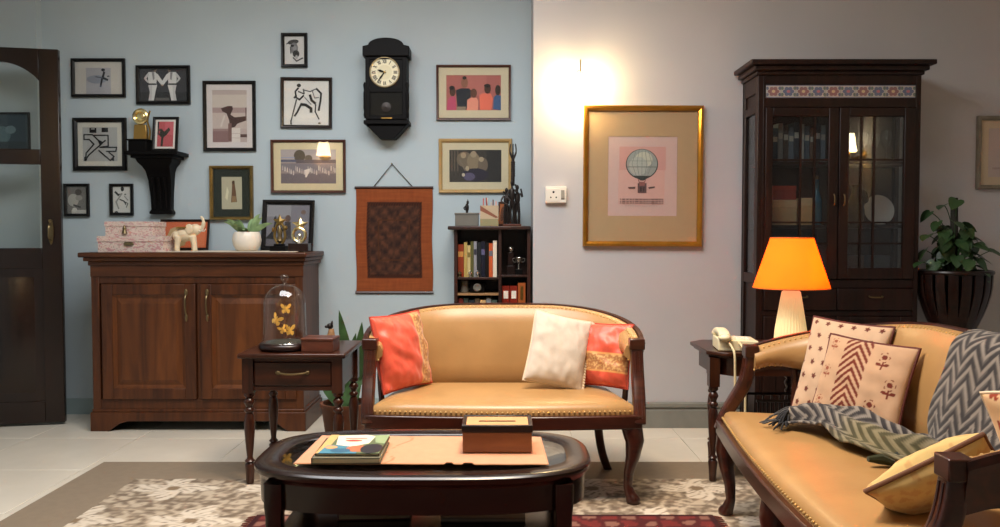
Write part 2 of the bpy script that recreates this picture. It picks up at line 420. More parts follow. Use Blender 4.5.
# ================================================================= framed pictures
class Pic:
    """flat print drawn in its own pixel frame x0..x1, y0..y1 (y down)"""
    def __init__(s, x0, y0, x1, y1, bg, k=1.0): s.k = k; s.b = (x0, y0, x1, y1); s.l = [(bg, [(x0, y0), (x1, y0), (x1, y1), (x0, y1)])]
    def poly(s, c, *p): s.l.append((c, list(p))); return s
    def rect(s, c, x0, y0, x1, y1): return s.poly(c, (x0, y0), (x1, y0), (x1, y1), (x0, y1))
    def ell(s, c, x, y, rx, ry=None, n=18, rot=0):
        ry = ry or rx; k = math.radians(rot)
        return s.poly(c, *[(x + rx * math.cos(a) * math.cos(k) - ry * math.sin(a) * math.sin(k), y + rx * math.cos(a) * math.sin(k) + ry * math.sin(a) * math.cos(k)) for a in [2 * math.pi * i / n for i in range(n)]])
    def line(s, c, w, *p):
        w *= s.k
        for a, b in zip(p, p[1:]):
            dx, dy = b[0] - a[0], b[1] - a[1]; L = math.hypot(dx, dy) or 1; nx, ny = -dy / L * w / 2, dx / L * w / 2
            ex, ey = dx / L * w * .25, dy / L * w * .25
            s.poly(c, (a[0] + nx - ex, a[1] + ny - ey), (b[0] + nx + ex, b[1] + ny + ey), (b[0] - nx + ex, b[1] - ny + ey), (a[0] - nx - ex, a[1] - ny - ey))
        return s
    def mesh(s, X0, Z0, X1, Z1, y, step=0.00012):
        m = MB(); x0, y0, x1, y1 = s.b
        for i, (c, p) in enumerate(s.l):
            vs = []
            for px, py in p:
                u = min(1, max(0, (px - x0) / (x1 - x0))); v = min(1, max(0, (py - y0) / (y1 - y0)))
                vs.append((X0 + (X1 - X0) * u, y - i * step, Z1 + (Z0 - Z1) * v))
            m.add(vs, [tuple(range(len(vs)))], c)
        return m
def frame_mesh(w, h, fw, d, lip=0.004):
    """mitred frame, back at y=0, front at y=-d, centred on x, standing on z=0"""
    m = MB()
    prof = [(0, 0), (0, -d * .75), (fw * .18, -d), (fw * .55, -d * .92), (fw * .85, -d * .62), (fw, -d * .5), (fw, -0.002)]
    rings = []
    for o, y in prof: rings.append([(-w / 2 + o, y, o), (w / 2 - o, y, o), (w / 2 - o, y, h - o), (-w / 2 + o, y, h - o)])
    vs = [p for r in rings for p in r]; fs = []
    for i in range(len(rings)):
        j = (i + 1) % len(rings)
        for k in range(4): fs.append((i * 4 + k, i * 4 + (k + 1) % 4, j * 4 + (k + 1) % 4, j * 4 + k))
    return m.add(vs, fs)
def picture_parts(t, w, h, fw, fmat, mw, mcol, pic, d=0.022, inner=None, pm='print'):
    frame_mesh(w, h, fw, d).build('frame', fmat, t, angle=25)
    MB().box((-w / 2 + fw * .5, -.003, fw * .5), (w / 2 - fw * .5, -.0005, h - fw * .5)).build('backing', 'black_paint', t)
    y = -0.0045
    if mw:
        mm = MB(); a = fw * .7; mx, mz = (mw if isinstance(mw, tuple) else (mw, mw))
        o = [(-w / 2 + a, a), (w / 2 - a, a), (w / 2 - a, h - a), (-w / 2 + a, h - a)]
        i_ = [(-w / 2 + fw + mx, fw + mz), (w / 2 - fw - mx, fw + mz), (w / 2 - fw - mx, h - fw - mz), (-w / 2 + fw + mx, h - fw - mz)]
        vs = [(p[0], y - .0012, p[1]) for p in o] + [(p[0], y - .0012, p[1]) for p in i_] + [(p[0], y, p[1]) for p in i_]
        mm.add(vs, [(k, (k + 1) % 4, 4 + (k + 1) % 4, 4 + k) for k in range(4)], mcol)
        mm.add(vs, [(4 + k, 4 + (k + 1) % 4, 8 + (k + 1) % 4, 8 + k) for k in range(4)], inner or mcol)
        mm.build('mount', 'print', t)
        x0, z0, x1, z1 = -w / 2 + fw + mx, fw + mz, w / 2 - fw - mx, h - fw - mz
    else:
        x0, z0, x1, z1 = -w / 2 + fw * .9, fw * .9, w / 2 - fw * .9, h - fw * .9
    pic.mesh(x0, z0, x1, z1, y + .0008).build('print', pm, t)
    MB().box((-w / 2 + fw * .8, -d * .58 - .0008, fw * .8), (w / 2 - fw * .8, -d * .58, h - fw * .8)).build('glass', 'pane', t)
def picture(label, r, Yw, fpx, fmat, mpx, mcol, pic, d=0.022, inner=None, roll=0.0, name='framed_picture', group='framed pictures on the wall'):
    Y = Yw - d; a = P(r[0], r[1], Y); b = P(r[2], r[3], Y); s = Y / FPX
    w, h = b.x - a.x, a.z - b.z
    t = thing(name, label, 'picture', ((a.x + b.x) / 2, Yw - 0.001, b.z), 0, group); t.rotation_euler = (0, math.radians(roll), 0)
    mp = (mpx[0] * s, mpx[1] * s) if isinstance(mpx, tuple) else (mpx * s if mpx else 0)
    picture_parts(t, w, h, fpx * s, fmat, mp, mcol, pic, d, inner)
    return t
INK = '#1c1a1c'
# a: cyclist sketch
p = Pic(135, 105, 580, 420, '#c6c0bb', 1.4).rect('#aaa8b0', 240, 165, 470, 420).ell('#8d93a0', 340, 275, 95, 40).ell('#22222a', 400, 185, 18, 14)
p.line('#22222a', 14, (410, 205), (395, 260), (440, 280)).line('#22222a', 12, (390, 265), (375, 340)).line('#33333b', 8, (440, 245), (455, 245)).ell('#55586a', 375, 340, 10).line('#5a5d6a', 7, (330, 250), (395, 262))
picture('black framed sketch of a leaping figure, topmost at far left beside door', (70, 58, 124.5, 97), YL, 3.2, 'black_frame', 0, None, p)
# b: two judo players
p = Pic(100, 90, 590, 440, '#3b3a3f').rect('#2c2b2f', 100, 340, 590, 440).rect('#5d5a58', 260, 400, 400, 430)
W_ = '#d4d2d2'
for s, cx in ((1, 230), (-1, 440)):
    f = lambda x, y: (cx + s * (x - 230), y)
    p.poly(W_, f(192, 128), f(262, 126), f(282, 150), f(272, 262), f(196, 262), f(188, 200))
    p.poly(W_, f(270, 140), f(290, 150), f(345, 235), f(338, 268), f(322, 262), f(265, 190)); p.poly('#bfbdbe', f(195, 130), f(166, 164), f(147, 194), f(160, 216), f(188, 244), f(198, 232), f(172, 197), f(200, 160))
    p.poly('#c3c1c2', f(190, 264), f(236, 264), f(228, 340), f(226, 430), f(190, 430), f(205, 340)); p.poly(W_, f(232, 264), f(282, 264), f(262, 340), f(246, 430), f(222, 430), f(228, 340))
    p.ell('#a08678', *f(338, 268), 9, 9)
    p.rect('#1a191c', *(f(190, 248) + f(270, 262))) if s > 0 else p.rect('#1a191c', *(f(270, 248) + f(190, 262)))
    p.poly('#8a8789', f(228, 130), f(252, 128), f(256, 200), f(240, 215))
    p.ell('#7d6a60', *f(262, 108), 15, 21)
    p.ell('#1b1a1c', *f(254, 97), 17, 12)
picture('black framed photograph of two white uniformed martial artists shaking hands', (135, 65, 189.5, 104), YL, 3.2, 'black_frame', 0, None, p)
# c: geometric running figure
p = Pic(140, 142, 405, 410, '#a9a8a8').rect(INK, 192, 145, 245, 185).rect(INK, 285, 145, 335, 180).rect('#a9a8a8', 205, 150, 232, 158)
for seg in (((150, 200), (215, 200), (285, 270), (185, 360), (155, 405)), ((150, 200), (150, 238), (190, 238), (225, 275), (165, 345), (160, 400)), ((230, 205), (335, 205), (335, 290), (270, 300), (400, 300), (392, 332), (320, 332)), ((262, 325), (350, 405), (378, 372), (340, 340)), ((285, 270), (315, 245))):
    p.line(INK, 11, *seg)
p.poly(INK, (150, 375), (178, 370), (170, 405), (150, 408)).poly(INK, (345, 400), (378, 368), (380, 408)).poly(INK, (255, 235), (300, 260), (275, 290), (262, 262))
picture('square black framed print of angular outlined running figure, beside wall bracket', (71.5, 117.5, 126, 170.5), YL, 4.6, 'black_frame', 4.8, '#c9c4bb', p)
# d, e: small ones
p = Pic(115, 120, 340, 430, '#6f6a66').ell('#a7a29b', 185, 275, 62, 72).ell('#8f8a84', 250, 250, 40, 30).line('#3a3532', 18, (190, 330), (265, 355)).ell('#4b423b', 245, 185, 38, 34).rect('#b8b3ad', 165, 385, 330, 430).ell('#c4bfb8', 200, 385, 28, 26)
picture('small black framed grey photograph of crouching person, lowest beside door', (62.5, 183.5, 88.5, 216.5), YL, 3.0, 'black_frame', 0, None, p)
p = Pic(620, 115, 835, 430, '#c6c3c0', 1.3).ell(INK, 735, 145, 20, 30).line(INK, 18, (650, 180), (690, 222)).line(INK, 8, (690, 210), (715, 205)).line(INK, 11, (705, 270), (755, 292), (775, 330)).line(INK, 7, (770, 300), (800, 320), (780, 365)).ell('#55534f', 770, 210, 12, 9).line('#8a8784', 14, (730, 200), (660, 300), (690, 380)).line('#8a8784', 10, (760, 230), (800, 280)).poly(INK, (640, 415), (670, 408), (690, 430), (640, 430))
picture('small black framed ink drawing of kicking fighter, below wall bracket', (108.5, 183.5, 132.5, 215.5), YL, 3.0, 'black_frame', 0, None, p)
# f: sepia photo
p = Pic(105, 100, 348, 445, '#b9a6a2').rect('#c8bab2', 105, 130, 348, 215).rect('#a98f8d', 105, 215, 348, 250).rect('#c3b1ab', 105, 250, 348, 355).rect('#8a6a69', 105, 355, 215, 445).rect('#9b7f7d', 105, 355, 215, 372)
p.poly('#4a322f', (165, 220), (215, 205), (245, 205), (250, 225), (232, 262), (262, 280), (345, 272), (345, 300), (280, 322), (262, 345), (228, 350), (222, 300), (205, 255), (175, 240))
p.poly('#7c5c58', (215, 320), (240, 318), (238, 440), (215, 440)).rect('#d8cdc8', 240, 350, 300, 445).rect('#5b403c', 300, 392, 348, 412).line('#d2c5bf', 12, (190, 270), (165, 340)).rect('#b39c97', 240, 385, 300, 388).rect('#b39c97', 240, 415, 300, 418).rect('#6f504d', 338, 215, 345, 300)
picture('black framed sepia photograph of leaping sportsman in wide white mount', (202, 80.5, 255.5, 151), YL, 3.4, 'black_frame', 5.6, '#d3c9c8', p)
# g: small portrait drawing
p = Pic(85, 112, 302, 415, '#cfcbcb').ell('#3d3b3d', 180, 175, 60, 26, rot=-10).ell('#77757a', 190, 240, 42, 60).ell('#2c2a2c', 210, 300, 36, 38).ell('#8f8d90', 195, 240, 22, 24).ell(INK, 170, 215, 20, 12).line('#3b393b', 12, (150, 230), (155, 295)).line('#4a484b', 14, (180, 340), (215, 378), (280, 345)).line('#2a282a', 10, (110, 195), (145, 175)).ell('#aaa7a8', 215, 335, 14, 22)
picture('smallest black framed ink portrait, topmost above the ink wrestlers drawing', (280.5, 32.5, 307, 67), YL, 3.2, 'black_frame', 0, None, p)
# h: ink wrestlers
p = Pic(65, 85, 455, 470, '#dcd7d4', 1.5).ell(INK, 195, 128, 18, 16).line(INK, 10, (190, 150), (165, 180), (170, 230), (200, 250), (235, 215)).line(INK, 7, (190, 180), (240, 200), (235, 160)).line('#4c4a4c', 6, (230, 165), (290, 180), (345, 155)).line(INK, 11, (345, 155), (385, 195), (380, 260), (365, 340)).line(INK, 14, (290, 210), (305, 255), (335, 280)).line(INK, 16, (215, 290), (255, 295), (300, 325), (300, 355)).line(INK, 11, (215, 290), (180, 360), (160, 390)).line(INK, 7, (175, 250), (150, 350), (128, 440)).line(INK, 7, (340, 290), (335, 350), (368, 415)).line(INK, 9, (155, 235), (175, 215)).ell('#6a5f4a', 372, 450, 12, 8).line('#6c6a6b', 5, (245, 230), (300, 290)).line('#6c6a6b', 5, (310, 170), (330, 235), (365, 230)).line(INK, 8, (128, 430), (130, 460))
picture('square dark framed ink drawing of two grappling wrestlers on white', (279.5, 77, 331.5, 128), YL, 3.2, 'dark_wood', 0, None, p, roll=0.6)
# i: dark mount, antique gold
p = Pic(100, 88, 215, 260, '#b5ad95').poly('#6b4a34', (160, 110), (172, 108), (178, 150), (186, 222), (152, 224), (158, 150)).ell('#4a3020', 166, 118, 8, 10).poly('#d6cfb4', (130, 140), (140, 165), (132, 215), (120, 200)).rect('#8d6f4f', 158, 190, 182, 222)
picture('antique gold framed figurine print with dark green mount above potted plant', (208.5, 165.5, 252.5, 220), YL, 3.4, 'antique_gold', (8, 7.5), '#1f241c', p, d=0.03)
# j: cricket team on ground
p = Pic(133, 122, 595, 402, '#8a7c80').rect('#a79a9c', 133, 122, 595, 225).ell('#54483c', 290, 175, 48, 50).ell('#5c5046', 365, 195, 32, 28).rect('#56566e', 133, 205, 260, 225).rect('#5a5058', 260, 205, 595, 235).ell('#6d5b40', 505, 190, 50, 22).rect('#77707a', 133, 240, 595, 300).rect('#6a6068', 133, 320, 595, 402).rect('#9a8d90', 133, 225, 260, 232).rect('#8a8fae', 133, 185, 250, 192)
for k in range(26):
    x = 145 + k * 17.5 + (k * 37 % 7); y = 255 + (k * 53 % 45)
    p.poly('#c2b6b4' if k % 3 else '#a89a9c', (x, y), (x + 7, y), (x + 9, y + 38), (x - 2, y + 38))
p.poly('#d8cdc8', (335, 290), (380, 278), (372, 310), (348, 352), (338, 350))
picture('brown framed landscape photograph of cricketers on a field in cream mount', (270, 139.5, 345.5, 193), YL, 2.8, 'brown_frame', (7, 6.8), '#cfbf9d', p)
# k: group on pink
SK = '#4a2c22'
p = Pic(137, 128, 602, 415, '#a8605a').rect('#b36a62', 300, 128, 480, 300)
p.poly('#b84a68', (150, 330), (175, 300), (215, 305), (220, 415), (140, 415)).ell(SK, 190, 262, 26, 38).ell('#1d1514', 185, 232, 24, 18)
p.poly('#24262e', (218, 250), (262, 235), (330, 235), (355, 260), (340, 330), (305, 410), (232, 410)).ell('#8a5a48', 292, 190, 30, 42).ell('#241a18', 292, 150, 18, 14).poly('#8d7a66', (225, 385), (305, 385), (300, 415), (225, 415))
p.poly('#e0907a', (315, 330), (345, 312), (395, 312), (410, 340), (405, 415), (312, 415)).ell('#5f3b2e', 370, 275, 28, 38)
p.poly('#e2705a', (418, 290), (450, 275), (515, 278), (535, 320), (520, 412), (425, 412)).ell(SK, 488, 240, 28, 40).ell('#1d1412', 486, 215, 28, 16)
p.poly('#3c5680', (540, 310), (560, 290), (602, 295), (602, 415), (535, 405)).ell('#2c1c18', 576, 250, 24, 42)
picture('brown framed colour photograph of five people against a pink wall', (436, 64.5, 511, 120), YL, 2.4, 'brown_frame', (7.6, 7.6), '#cbbda2', p)
# l: dark group photo
p = Pic(98, 98, 365, 275, '#3c3632').rect('#2c2a2a', 290, 98, 365, 275)
for x in (108, 122, 138): p.rect('#5e5348', x, 100, x + 6, 215)
p.ell('#6f6152', 175, 150, 40, 42).ell('#84745f', 222, 160, 34, 48).ell('#9c8b74', 222, 122, 16, 18).ell('#9c8b74', 170, 128, 14, 16).ell('#6a5c50', 270, 180, 26, 40).ell('#a2917a', 262, 150, 13, 14).ell('#2c2836', 230, 235, 70, 36).ell('#57506a', 200, 245, 30, 22).ell('#a8977e', 190, 200, 10, 14).ell('#bcae98', 170, 235, 8, 10).line('#75685a', 9, (150, 150), (180, 210))
picture('pale gold framed dark photograph of crowded figures above the bookshelf', (438.5, 138.5, 512, 193), YL, 3.6, 'pale_frame', (7.0, 7.4), '#c9bca0', p)
# m: balloon engraving
p = Pic(137, 112, 372, 416, '#bda19c').rect('#bd8f88', 175, 150, 333, 240).rect('#c39b93', 172, 240, 330, 372).ell('#2f3636', 252, 217, 55, 58, 40).ell('#8f9490', 252, 216, 52, 55, 40).ell('#b3b2a2', 258, 200, 30, 30, 24).ell('#a3a69f', 240, 225, 32, 36, 24)
for k in (-34, -17, 0, 17, 34): p.line('#757b78', 1.6, (252 + k * .6, 164), (252 + k, 216), (252 + k * .5, 268))
p.line('#757b78', 1.6, (202, 205), (302, 205)).line('#5a605e', 2.5, (202, 228), (302, 228))
p.poly('#3b3c3a', (222, 262), (284, 262), (258, 280), (248, 280)).line('#4a3a38', 2, (240, 276), (244, 292)).line('#4a3a38', 2, (264, 276), (260, 292)).rect('#5f4746', 238, 290, 268, 328).rect('#8a5550', 244, 285, 262, 300).rect('#3d2f2f', 246, 305, 252, 322).rect('#3d2f2f', 256, 305, 261, 322)
p.poly('#57403e', (205, 306), (230, 304), (230, 312), (208, 312)).poly('#57403e', (274, 306), (296, 302), (296, 308), (276, 312))
for y, w in ((352, 3.5), (360, 3), (367, 3)):
    x = 178; k = 0
    while x < 322:
        L = 4 + (k * 7 % 9); p.rect('#5c4846', x, y - w / 2, x + L, y + w / 2); x += L + 3; k += 1
for k in range(14): p.rect('#8a706d', 196 + k * 8, 377, 200 + k * 8, 379)
picture('large gold framed hot air balloon engraving beside the cupboard', (583.5, 105, 702.5, 246.5), YR, 5.2, 'gold_frame', (20, 25.5), '#a98d6c', p, d=0.035, inner='#4a2f22', roll=0.25)
# n: right edge
p = Pic(0, 0, 100, 100, '#b7a5a0').ell('#8d7775', 55, 50, 26, 36).rect('#a5918c', 10, 80, 90, 84)
picture('silver gilt framed pink print at far right edge above the plant', (979.5, 115.5, 1046, 189), YR, 4.2, 'silver_frame', (8, 8), '#c3ae93', p, d=0.03)
# o: behind the door glass
p = Pic(0, 0, 100, 100, '#2c4150').ell('#56707c', 40, 60, 20, 26).ell('#6d8490', 60, 45, 12, 12).rect('#23343f', 0, 80, 100, 100)
picture('dark blue picture hanging behind the open glazed door', (-20, 112, 29, 150), YL - 0.06, 2.0, 'black_frame', 0, None, p)

# ================================================================= wall bracket and what stands on it
def bracket():
    Yf = YL - 0.17; t = thing('wall_bracket', 'black carved corbel shelf fixed to blue wall between small pictures', 'wall shelf')
    a = P(126, 149, Yf); b = P(183, 157, Yf); cx = (a.x + b.x) / 2 - .018; t.location = (cx, YL, P(150, 214, YL - .05).z)
    z0 = t.location.z; hw = (b.x - a.x) / 2 - .012; zt = P(150, 151, Yf).z - z0
    m = MB().box((-hw, -.19, zt - .022), (hw, 0, zt)).box((-hw + .03, -.17, zt - .04), (hw - .03, 0, zt - .022))
    m.build('shelf', 'black_paint', t, bevel=0.003)
    zs = [0, .015, .03, .12, .22, .28, .31, .335, .36]
    ws = [.072, .072, .062, .064, .070, .075, .084, .104, .112]; ds = [.05, .05, .045, .05, .065, .09, .12, .135, .15]
    zs = [z * (zt - .04) / zs[-1] for z in zs]
    vs = []; fs = []
    for z, w_, d in zip(zs, ws, ds): vs += [(-w_, 0, z), (-w_, -d, z), (w_, -d, z), (w_, 0, z)]
    for i in range(len(zs) - 1):
        for k in range(4): fs.append((i * 4 + k, i * 4 + (k + 1) % 4, i * 4 + 4 + (k + 1) % 4, i * 4 + 4 + k))
    fs += [(3, 2, 1, 0), (len(vs) - 4, len(vs) - 3, len(vs) - 2, len(vs) - 1)]
    MB().add(vs, fs).build('corbel', 'black_paint', t, bevel=0.004)
    m = MB()
    for k in (-.035, 0, .035): m.tube([(k, -.05, .03), (k, -.056, .12), (k, -.08, .22)], .009, 6)
    m.build('fluting', 'black_paint', t)
    zw = z0 + zt
    # trophy
    Yt = YL - .10
    t = thing('trophy', 'gold dial trophy on black block, standing on the corbel shelf', 'trophy', (P(143, 149, Yt).x - .012, Yt, zw + .001))
    MB().box((-.058, -.045, 0), (.052, .045, .068)).box((-.07, -.055, .066), (.06, .05, .074)).build('plinth', 'black_paint', t, bevel=.002)
    MB().prism([(-.042, .074), (.042, .074), (.036, .165), (-.034, .165)], -.012, .012, 'xz').build('column', 'brass', t, bevel=.002)
    m = MB(); rc = .215
    m.tube([(.038 * math.cos(a), 0, rc + .038 * math.sin(a)) for a in [2 * math.pi * k / 20 for k in range(20)]], .012, 8, up=(0, 1, 0), closed=True)
    m.build('ring', 'gold', t)
    MB().ell((0, 0, rc), (.03, .008, .03), 14).build('medallion', 'gold', t)
    MB().tube(catmull([(.05, 0, .074), (.055, 0, .13), (.042, 0, .19), (.058, 0, .25)]), .006, 6).build('stem', 'brass', t)
    # red photo
    p = Pic(345, 195, 465, 395, '#b4545a').rect('#c0606a', 400, 195, 465, 300).poly('#33302a', (375, 250), (395, 275), (430, 240), (440, 262), (415, 300), (392, 320), (388, 392), (372, 392), (375, 320), (355, 300)).rect('#2b2226', 345, 195, 355, 300).ell('#3f3a34', 365, 262, 9, 11)
    a = P(153, 117, Yt); b = P(179, 148, Yt); w_, h = b.x - a.x, a.z - zw
    t = thing('photo_frame', 'small black framed red photograph standing on the corbel shelf', 'photo frame', ((a.x + b.x) / 2 + .0, Yt - .02, zw + .002), rot=(math.radians(-8), 0, 0))
    picture_parts(t, w_, h, .017, 'black_frame', .012, '#d8cfca', p, .014)
    MB().prism([(-.001, .12), (.055, .002), (.045, .002)], -.012, .012, 'yz').build('easel_back', 'black_paint', t)
bracket()

# ================================================================= wall clock
def clock():
    Yf = YL - .13; t = thing('wall_clock', 'black wooden pendulum wall clock with cream roman numeral dial', 'clock')
    c = P(386, 90, Yf); t.location = (c.x, YL, P(386, 137, Yf).z); z0 = t.location.z; zz = lambda y: P(386, y, Yf).z - z0; k = Yf / FPX
    hw = 20.5 * k
    MB().box((-hw, -.12, zz(122)), (hw, 0, zz(54))).build('case', 'black_paint', t, bevel=.003)
    m = MB()
    pts = [(-hw - .016, zz(56)), (-hw - .016, zz(46)), (-hw + .01, zz(45))] + [(hw * .86 * math.cos(math.pi - a), zz(45) + (zz(37.5) - zz(45)) * math.sin(a)) for a in [math.pi * q / 12 for q in range(13)]] + [(hw - .01, zz(45)), (hw + .016, zz(46)), (hw + .016, zz(56))]
    m.prism(pts, -.135, 0, 'xz'); m.build('crown', 'black_paint', t, bevel=.004)
    m = MB().box((-hw - .012, -.132, zz(124)), (hw + .012, 0, zz(120))).prism([(-hw, zz(124)), (hw, zz(124)), (hw * .6, zz(133)), (hw * .35, zz(138)), (-hw * .35, zz(138)), (-hw * .6, zz(133))], -.11, 0, 'xz')
    m.build('base_moulding', 'black_paint', t, bevel=.003)
    m = MB(); y1 = -.121
    for s in (-1, 1): m.box((s * hw, -.128, zz(119)), (s * (hw - .026), y1 + .002, zz(57)))
    for a, b in ((59, 57), (92, 89), (119, 116)): m.box((-hw + .02, -.127, zz(a)), (hw - .02, y1 + .002, zz(b)))
    m.build('door_frame', 'black_paint', t, bevel=.002)
    zc = zz(72); R = 14.6 * k; xd = -1.5 * k
    d = Pic(-100, -100, 100, 100, '#000000'); d.l = []
    d.ell('#d9d2b4', 0, 0, 100, n=40).ell('#b9b193', 0, 0, 97, n=40).ell('#dcd5b8', 0, 0, 94, n=40).ell('#d2cbac', 0, 0, 50, n=30)
    for h, s in enumerate(('XII', 'I', 'II', 'III', 'IIII', 'V', 'VI', 'VII', 'VIII', 'IX', 'X', 'XI')):
        a = math.radians(30 * h); ux, uy = math.sin(a), -math.cos(a); vx, vy = math.cos(a), math.sin(a)
        wd = sum({'I': 7, 'V': 12, 'X': 13}[q] for q in s); x = -wd / 2
        q2 = lambda lx, r: (ux * r + vx * lx, uy * r + vy * lx)
        for q in s:
            e = {'I': 7, 'V': 12, 'X': 13}[q]
            if q == 'I': d.line(INK, 4.5, q2(x + 3.5, 62), q2(x + 3.5, 86))
            elif q == 'V': d.line(INK, 4.5, q2(x + 1, 86), q2(x + 6, 62)); d.line(INK, 2.5, q2(x + 11, 86), q2(x + 6, 62))
            else: d.line(INK, 4.5, q2(x + 1, 86), q2(x + 12, 62)); d.line(INK, 2.5, q2(x + 12, 86), q2(x + 1, 62))
            x += e
    for h in range(60):
        a = math.radians(6 * h); d.line(INK, 1.5, (91 * math.sin(a), -91 * math.cos(a)), (94 * math.sin(a), -94 * math.cos(a)))
    d.mesh(xd - R, zc - R, xd + R, zc + R, -.1225, .00004).build('dial', 'print', t)
    MB().tube([(xd + R * math.cos(a), -.124, zc + R * math.sin(a)) for a in [2 * math.pi * q / 32 for q in range(32)]], .004, 6, up=(0, 1, 0), closed=True).build('bezel', 'old_brass', t)
    for nm, ang, L, wd in (('hour_hand', 288, .52, .007), ('minute_hand', 216, .78, .005)):
        a = math.radians(ang); dx, dz = math.sin(a), math.cos(a); n_ = (dz, -dx)
        q = lambda r, e: (xd + dx * R * r + n_[0] * e, zc + dz * R * r + n_[1] * e)
        MB().prism([q(-.12, -.002), q(-.12, .002), q(L * .6, wd), q(L, 0), q(L * .6, -wd)], -.1285, -.1278, 'xz').build(nm, 'black_paint', t)
    MB().lathe([(.005, 0), (.005, .002), (0, .003)], n=10, M=Matrix.Translation((xd, -.1285, zc)) @ Matrix.Rotation(math.radians(90), 4, 'X')).build('hand_boss', 'brass', t)
    MB().box((-hw + .03, -.1225, zz(115)), (hw - .03, -.1215, zz(92.5))).build('glass', 'pane', t)
    MB().box((-.03, -.131, zz(118.6)), (.036, -.127, zz(117.4))).build('brass_strip', 'brass', t)
    MB().lathe([(0, 0), (.03, .002), (.03, .005), (0, .008)], n=18, M=Matrix.Translation((0, -.1212, zz(107))) @ Matrix.Rotation(math.radians(90), 4, 'X')).build('pendulum_bob', 'bronze', t)
    for s in (-1, 1): MB().lathe([(.006, 0), (.012, .02), (.009, .04), (.012, .06), (.012, .15), (.009, .17), (.013, .2), (.008, .215)], (s * (hw + .002), -.12, zz(118)), 10).build('half_column', 'black_paint', t)
clock()

# ================================================================= tapestry
def tapestry():
    Y = YL - .012; a = P(355.5, 187.5, Y); b = P(432.5, 292.5, Y)
    t = thing('wall_hanging', 'orange bordered woven wall hanging with dark patterned centre on string', 'wall hanging', ((a.x + b.x) / 2, YL, b.z))
    w_, h = b.x - a.x, a.z - b.z
    random.seed(4)
    def c(u, v):
        x, y = u, v
        if .14 < x < .86 and .14 < y < .86:
            X, Yy = (x - .5) / .36, (y - .5) / .36
            n = noise.noise((X * 7, Yy * 8, 1)) + .6 * noise.noise((abs(X) * 16, Yy * 17, 5))
            k = .5 + .5 * math.sin(abs(X) * 14 + 2 * n) * math.sin(Yy * 15 + n)
            e = max(abs(X), abs(Yy))
            if e > .9: return (.30, .15, .08) if int((x + y) * 60) % 2 else (.16, .09, .07)
            if .52 < e < .56 : return (.3, .17, .09)
            return (.17 + .20 * k, .11 + .11 * k, .09 + .06 * k)
        s = noise.noise((x * 4, y * 90, 3)) * .5 + noise.noise((x * 40, y * 8, 7)) * .3
        return (.55 + .10 * s, .28 + .07 * s, .14 + .03 * s)
    f = lambda u, v: (-w_ / 2 + w_ * u + .003 * math.sin(v * 9), -.004 - .003 * math.sin(u * 7 + 1) * math.sin(v * 3) - .002, h * v)
    bk = lambda u, v: (-w_ / 2 + w_ * u + .003 * math.sin(v * 9), -.0005, h * v)
    colour_grid('cloth', 60, 84, f, c, 'cloth_print', t, bk)
    for z in (0, h): MB().tube([(-w_ / 2 - .006, -.006, z), (w_ / 2 + .006, -.006, z)], .008, 8).build('hem_rod', 'mahogany', t)
    apex = (P(392, 163, Y).x - t.location.x, -.012, P(392, 164, Y).z - b.z)
    MB().tube([(-.13, -.006, h)] + [apex] + [(.12, -.006, h)], .003, 6, up=(0, 1, 0)).build('cord', 'string', t)
    MB().tube([(apex[0], 0, apex[2] - .002), (apex[0], -.02, apex[2] + .002)], .004, 8).build('nail', 'black_paint', t)
tapestry()

# ================================================================= switch plate, wall light
def switch():
    d = .03; Y = YR - d; a = P(545.5, 186.5, Y); b = P(566.5, 203, Y); w_, h = b.x - a.x, a.z - b.z
    t = thing('wall_socket', 'cream switch and socket plate on wall below the glowing light', 'socket', ((a.x + b.x) / 2, YR, b.z))
    MB().box((-w_ / 2, -d, 0), (w_ / 2, 0, h)).build('box', 'white_plastic', t, bevel=.004)
    MB().box((-w_ * .44, -d - .003, h * .12), (w_ * .2, -d + .002, h * .88)).build('socket_plate', 'white_plastic', t, bevel=.0015)
    for x, z, r in ((-.12, .66, .0065), (-.25, .34, .0045), (0.01, .34, .0045)): MB().lathe([(r, 0), (r, .001), (0, .0011)], n=10, M=Matrix.Translation((w_ * x, -d - .0031, h * z)) @ Matrix.Rotation(math.radians(90), 4, 'X')).build('pin_hole', 'black_paint', t)
    MB().prism([(-d - .001, h * .2), (-d - .008, h * .3), (-d - .003, h * .78), (-d - .001, h * .78)], w_ * .24, w_ * .4, 'yz').build('rocker', 'grey_plastic', t, bevel=.001)
switch()
def sconce(name, label, loc, normal_rz, glow, s=1.0):
    t = thing(name, label, 'wall light', loc, normal_rz)
    R90 = Matrix.Rotation(math.radians(90), 4, 'X')
    MB().lathe([(.034, 0), (.034, .006), (.022, .016), (.008, .02)], n=20, M=Matrix.Translation((0, 0, 0.03)) @ R90).build('backplate', 'ceramic_white', t)
    MB().tube(catmull([(0, -.015, .03), (0, -.05, .035), (0, -.075, .05), (0, -.08, .035)]), .006).build('arm', 'ceramic_white', t)
    MB().tube([(0, -.08, .03), (0, -.08, .115)], [.004, .004]).lathe([(.008, .03), (.008, .036), (.004, .04)], (0, -.08, 0), 10).build('finial', 'old_brass', t)
    MB().lathe([(.012, .03), (.022, .02), (.040, -.03), (.052, -.08), (.05, -.085), (.0, -.086)], (0, -.08, 0), 24).build('glass_shade', glow, t)
zs = P(580.5, 80, YR - .08)
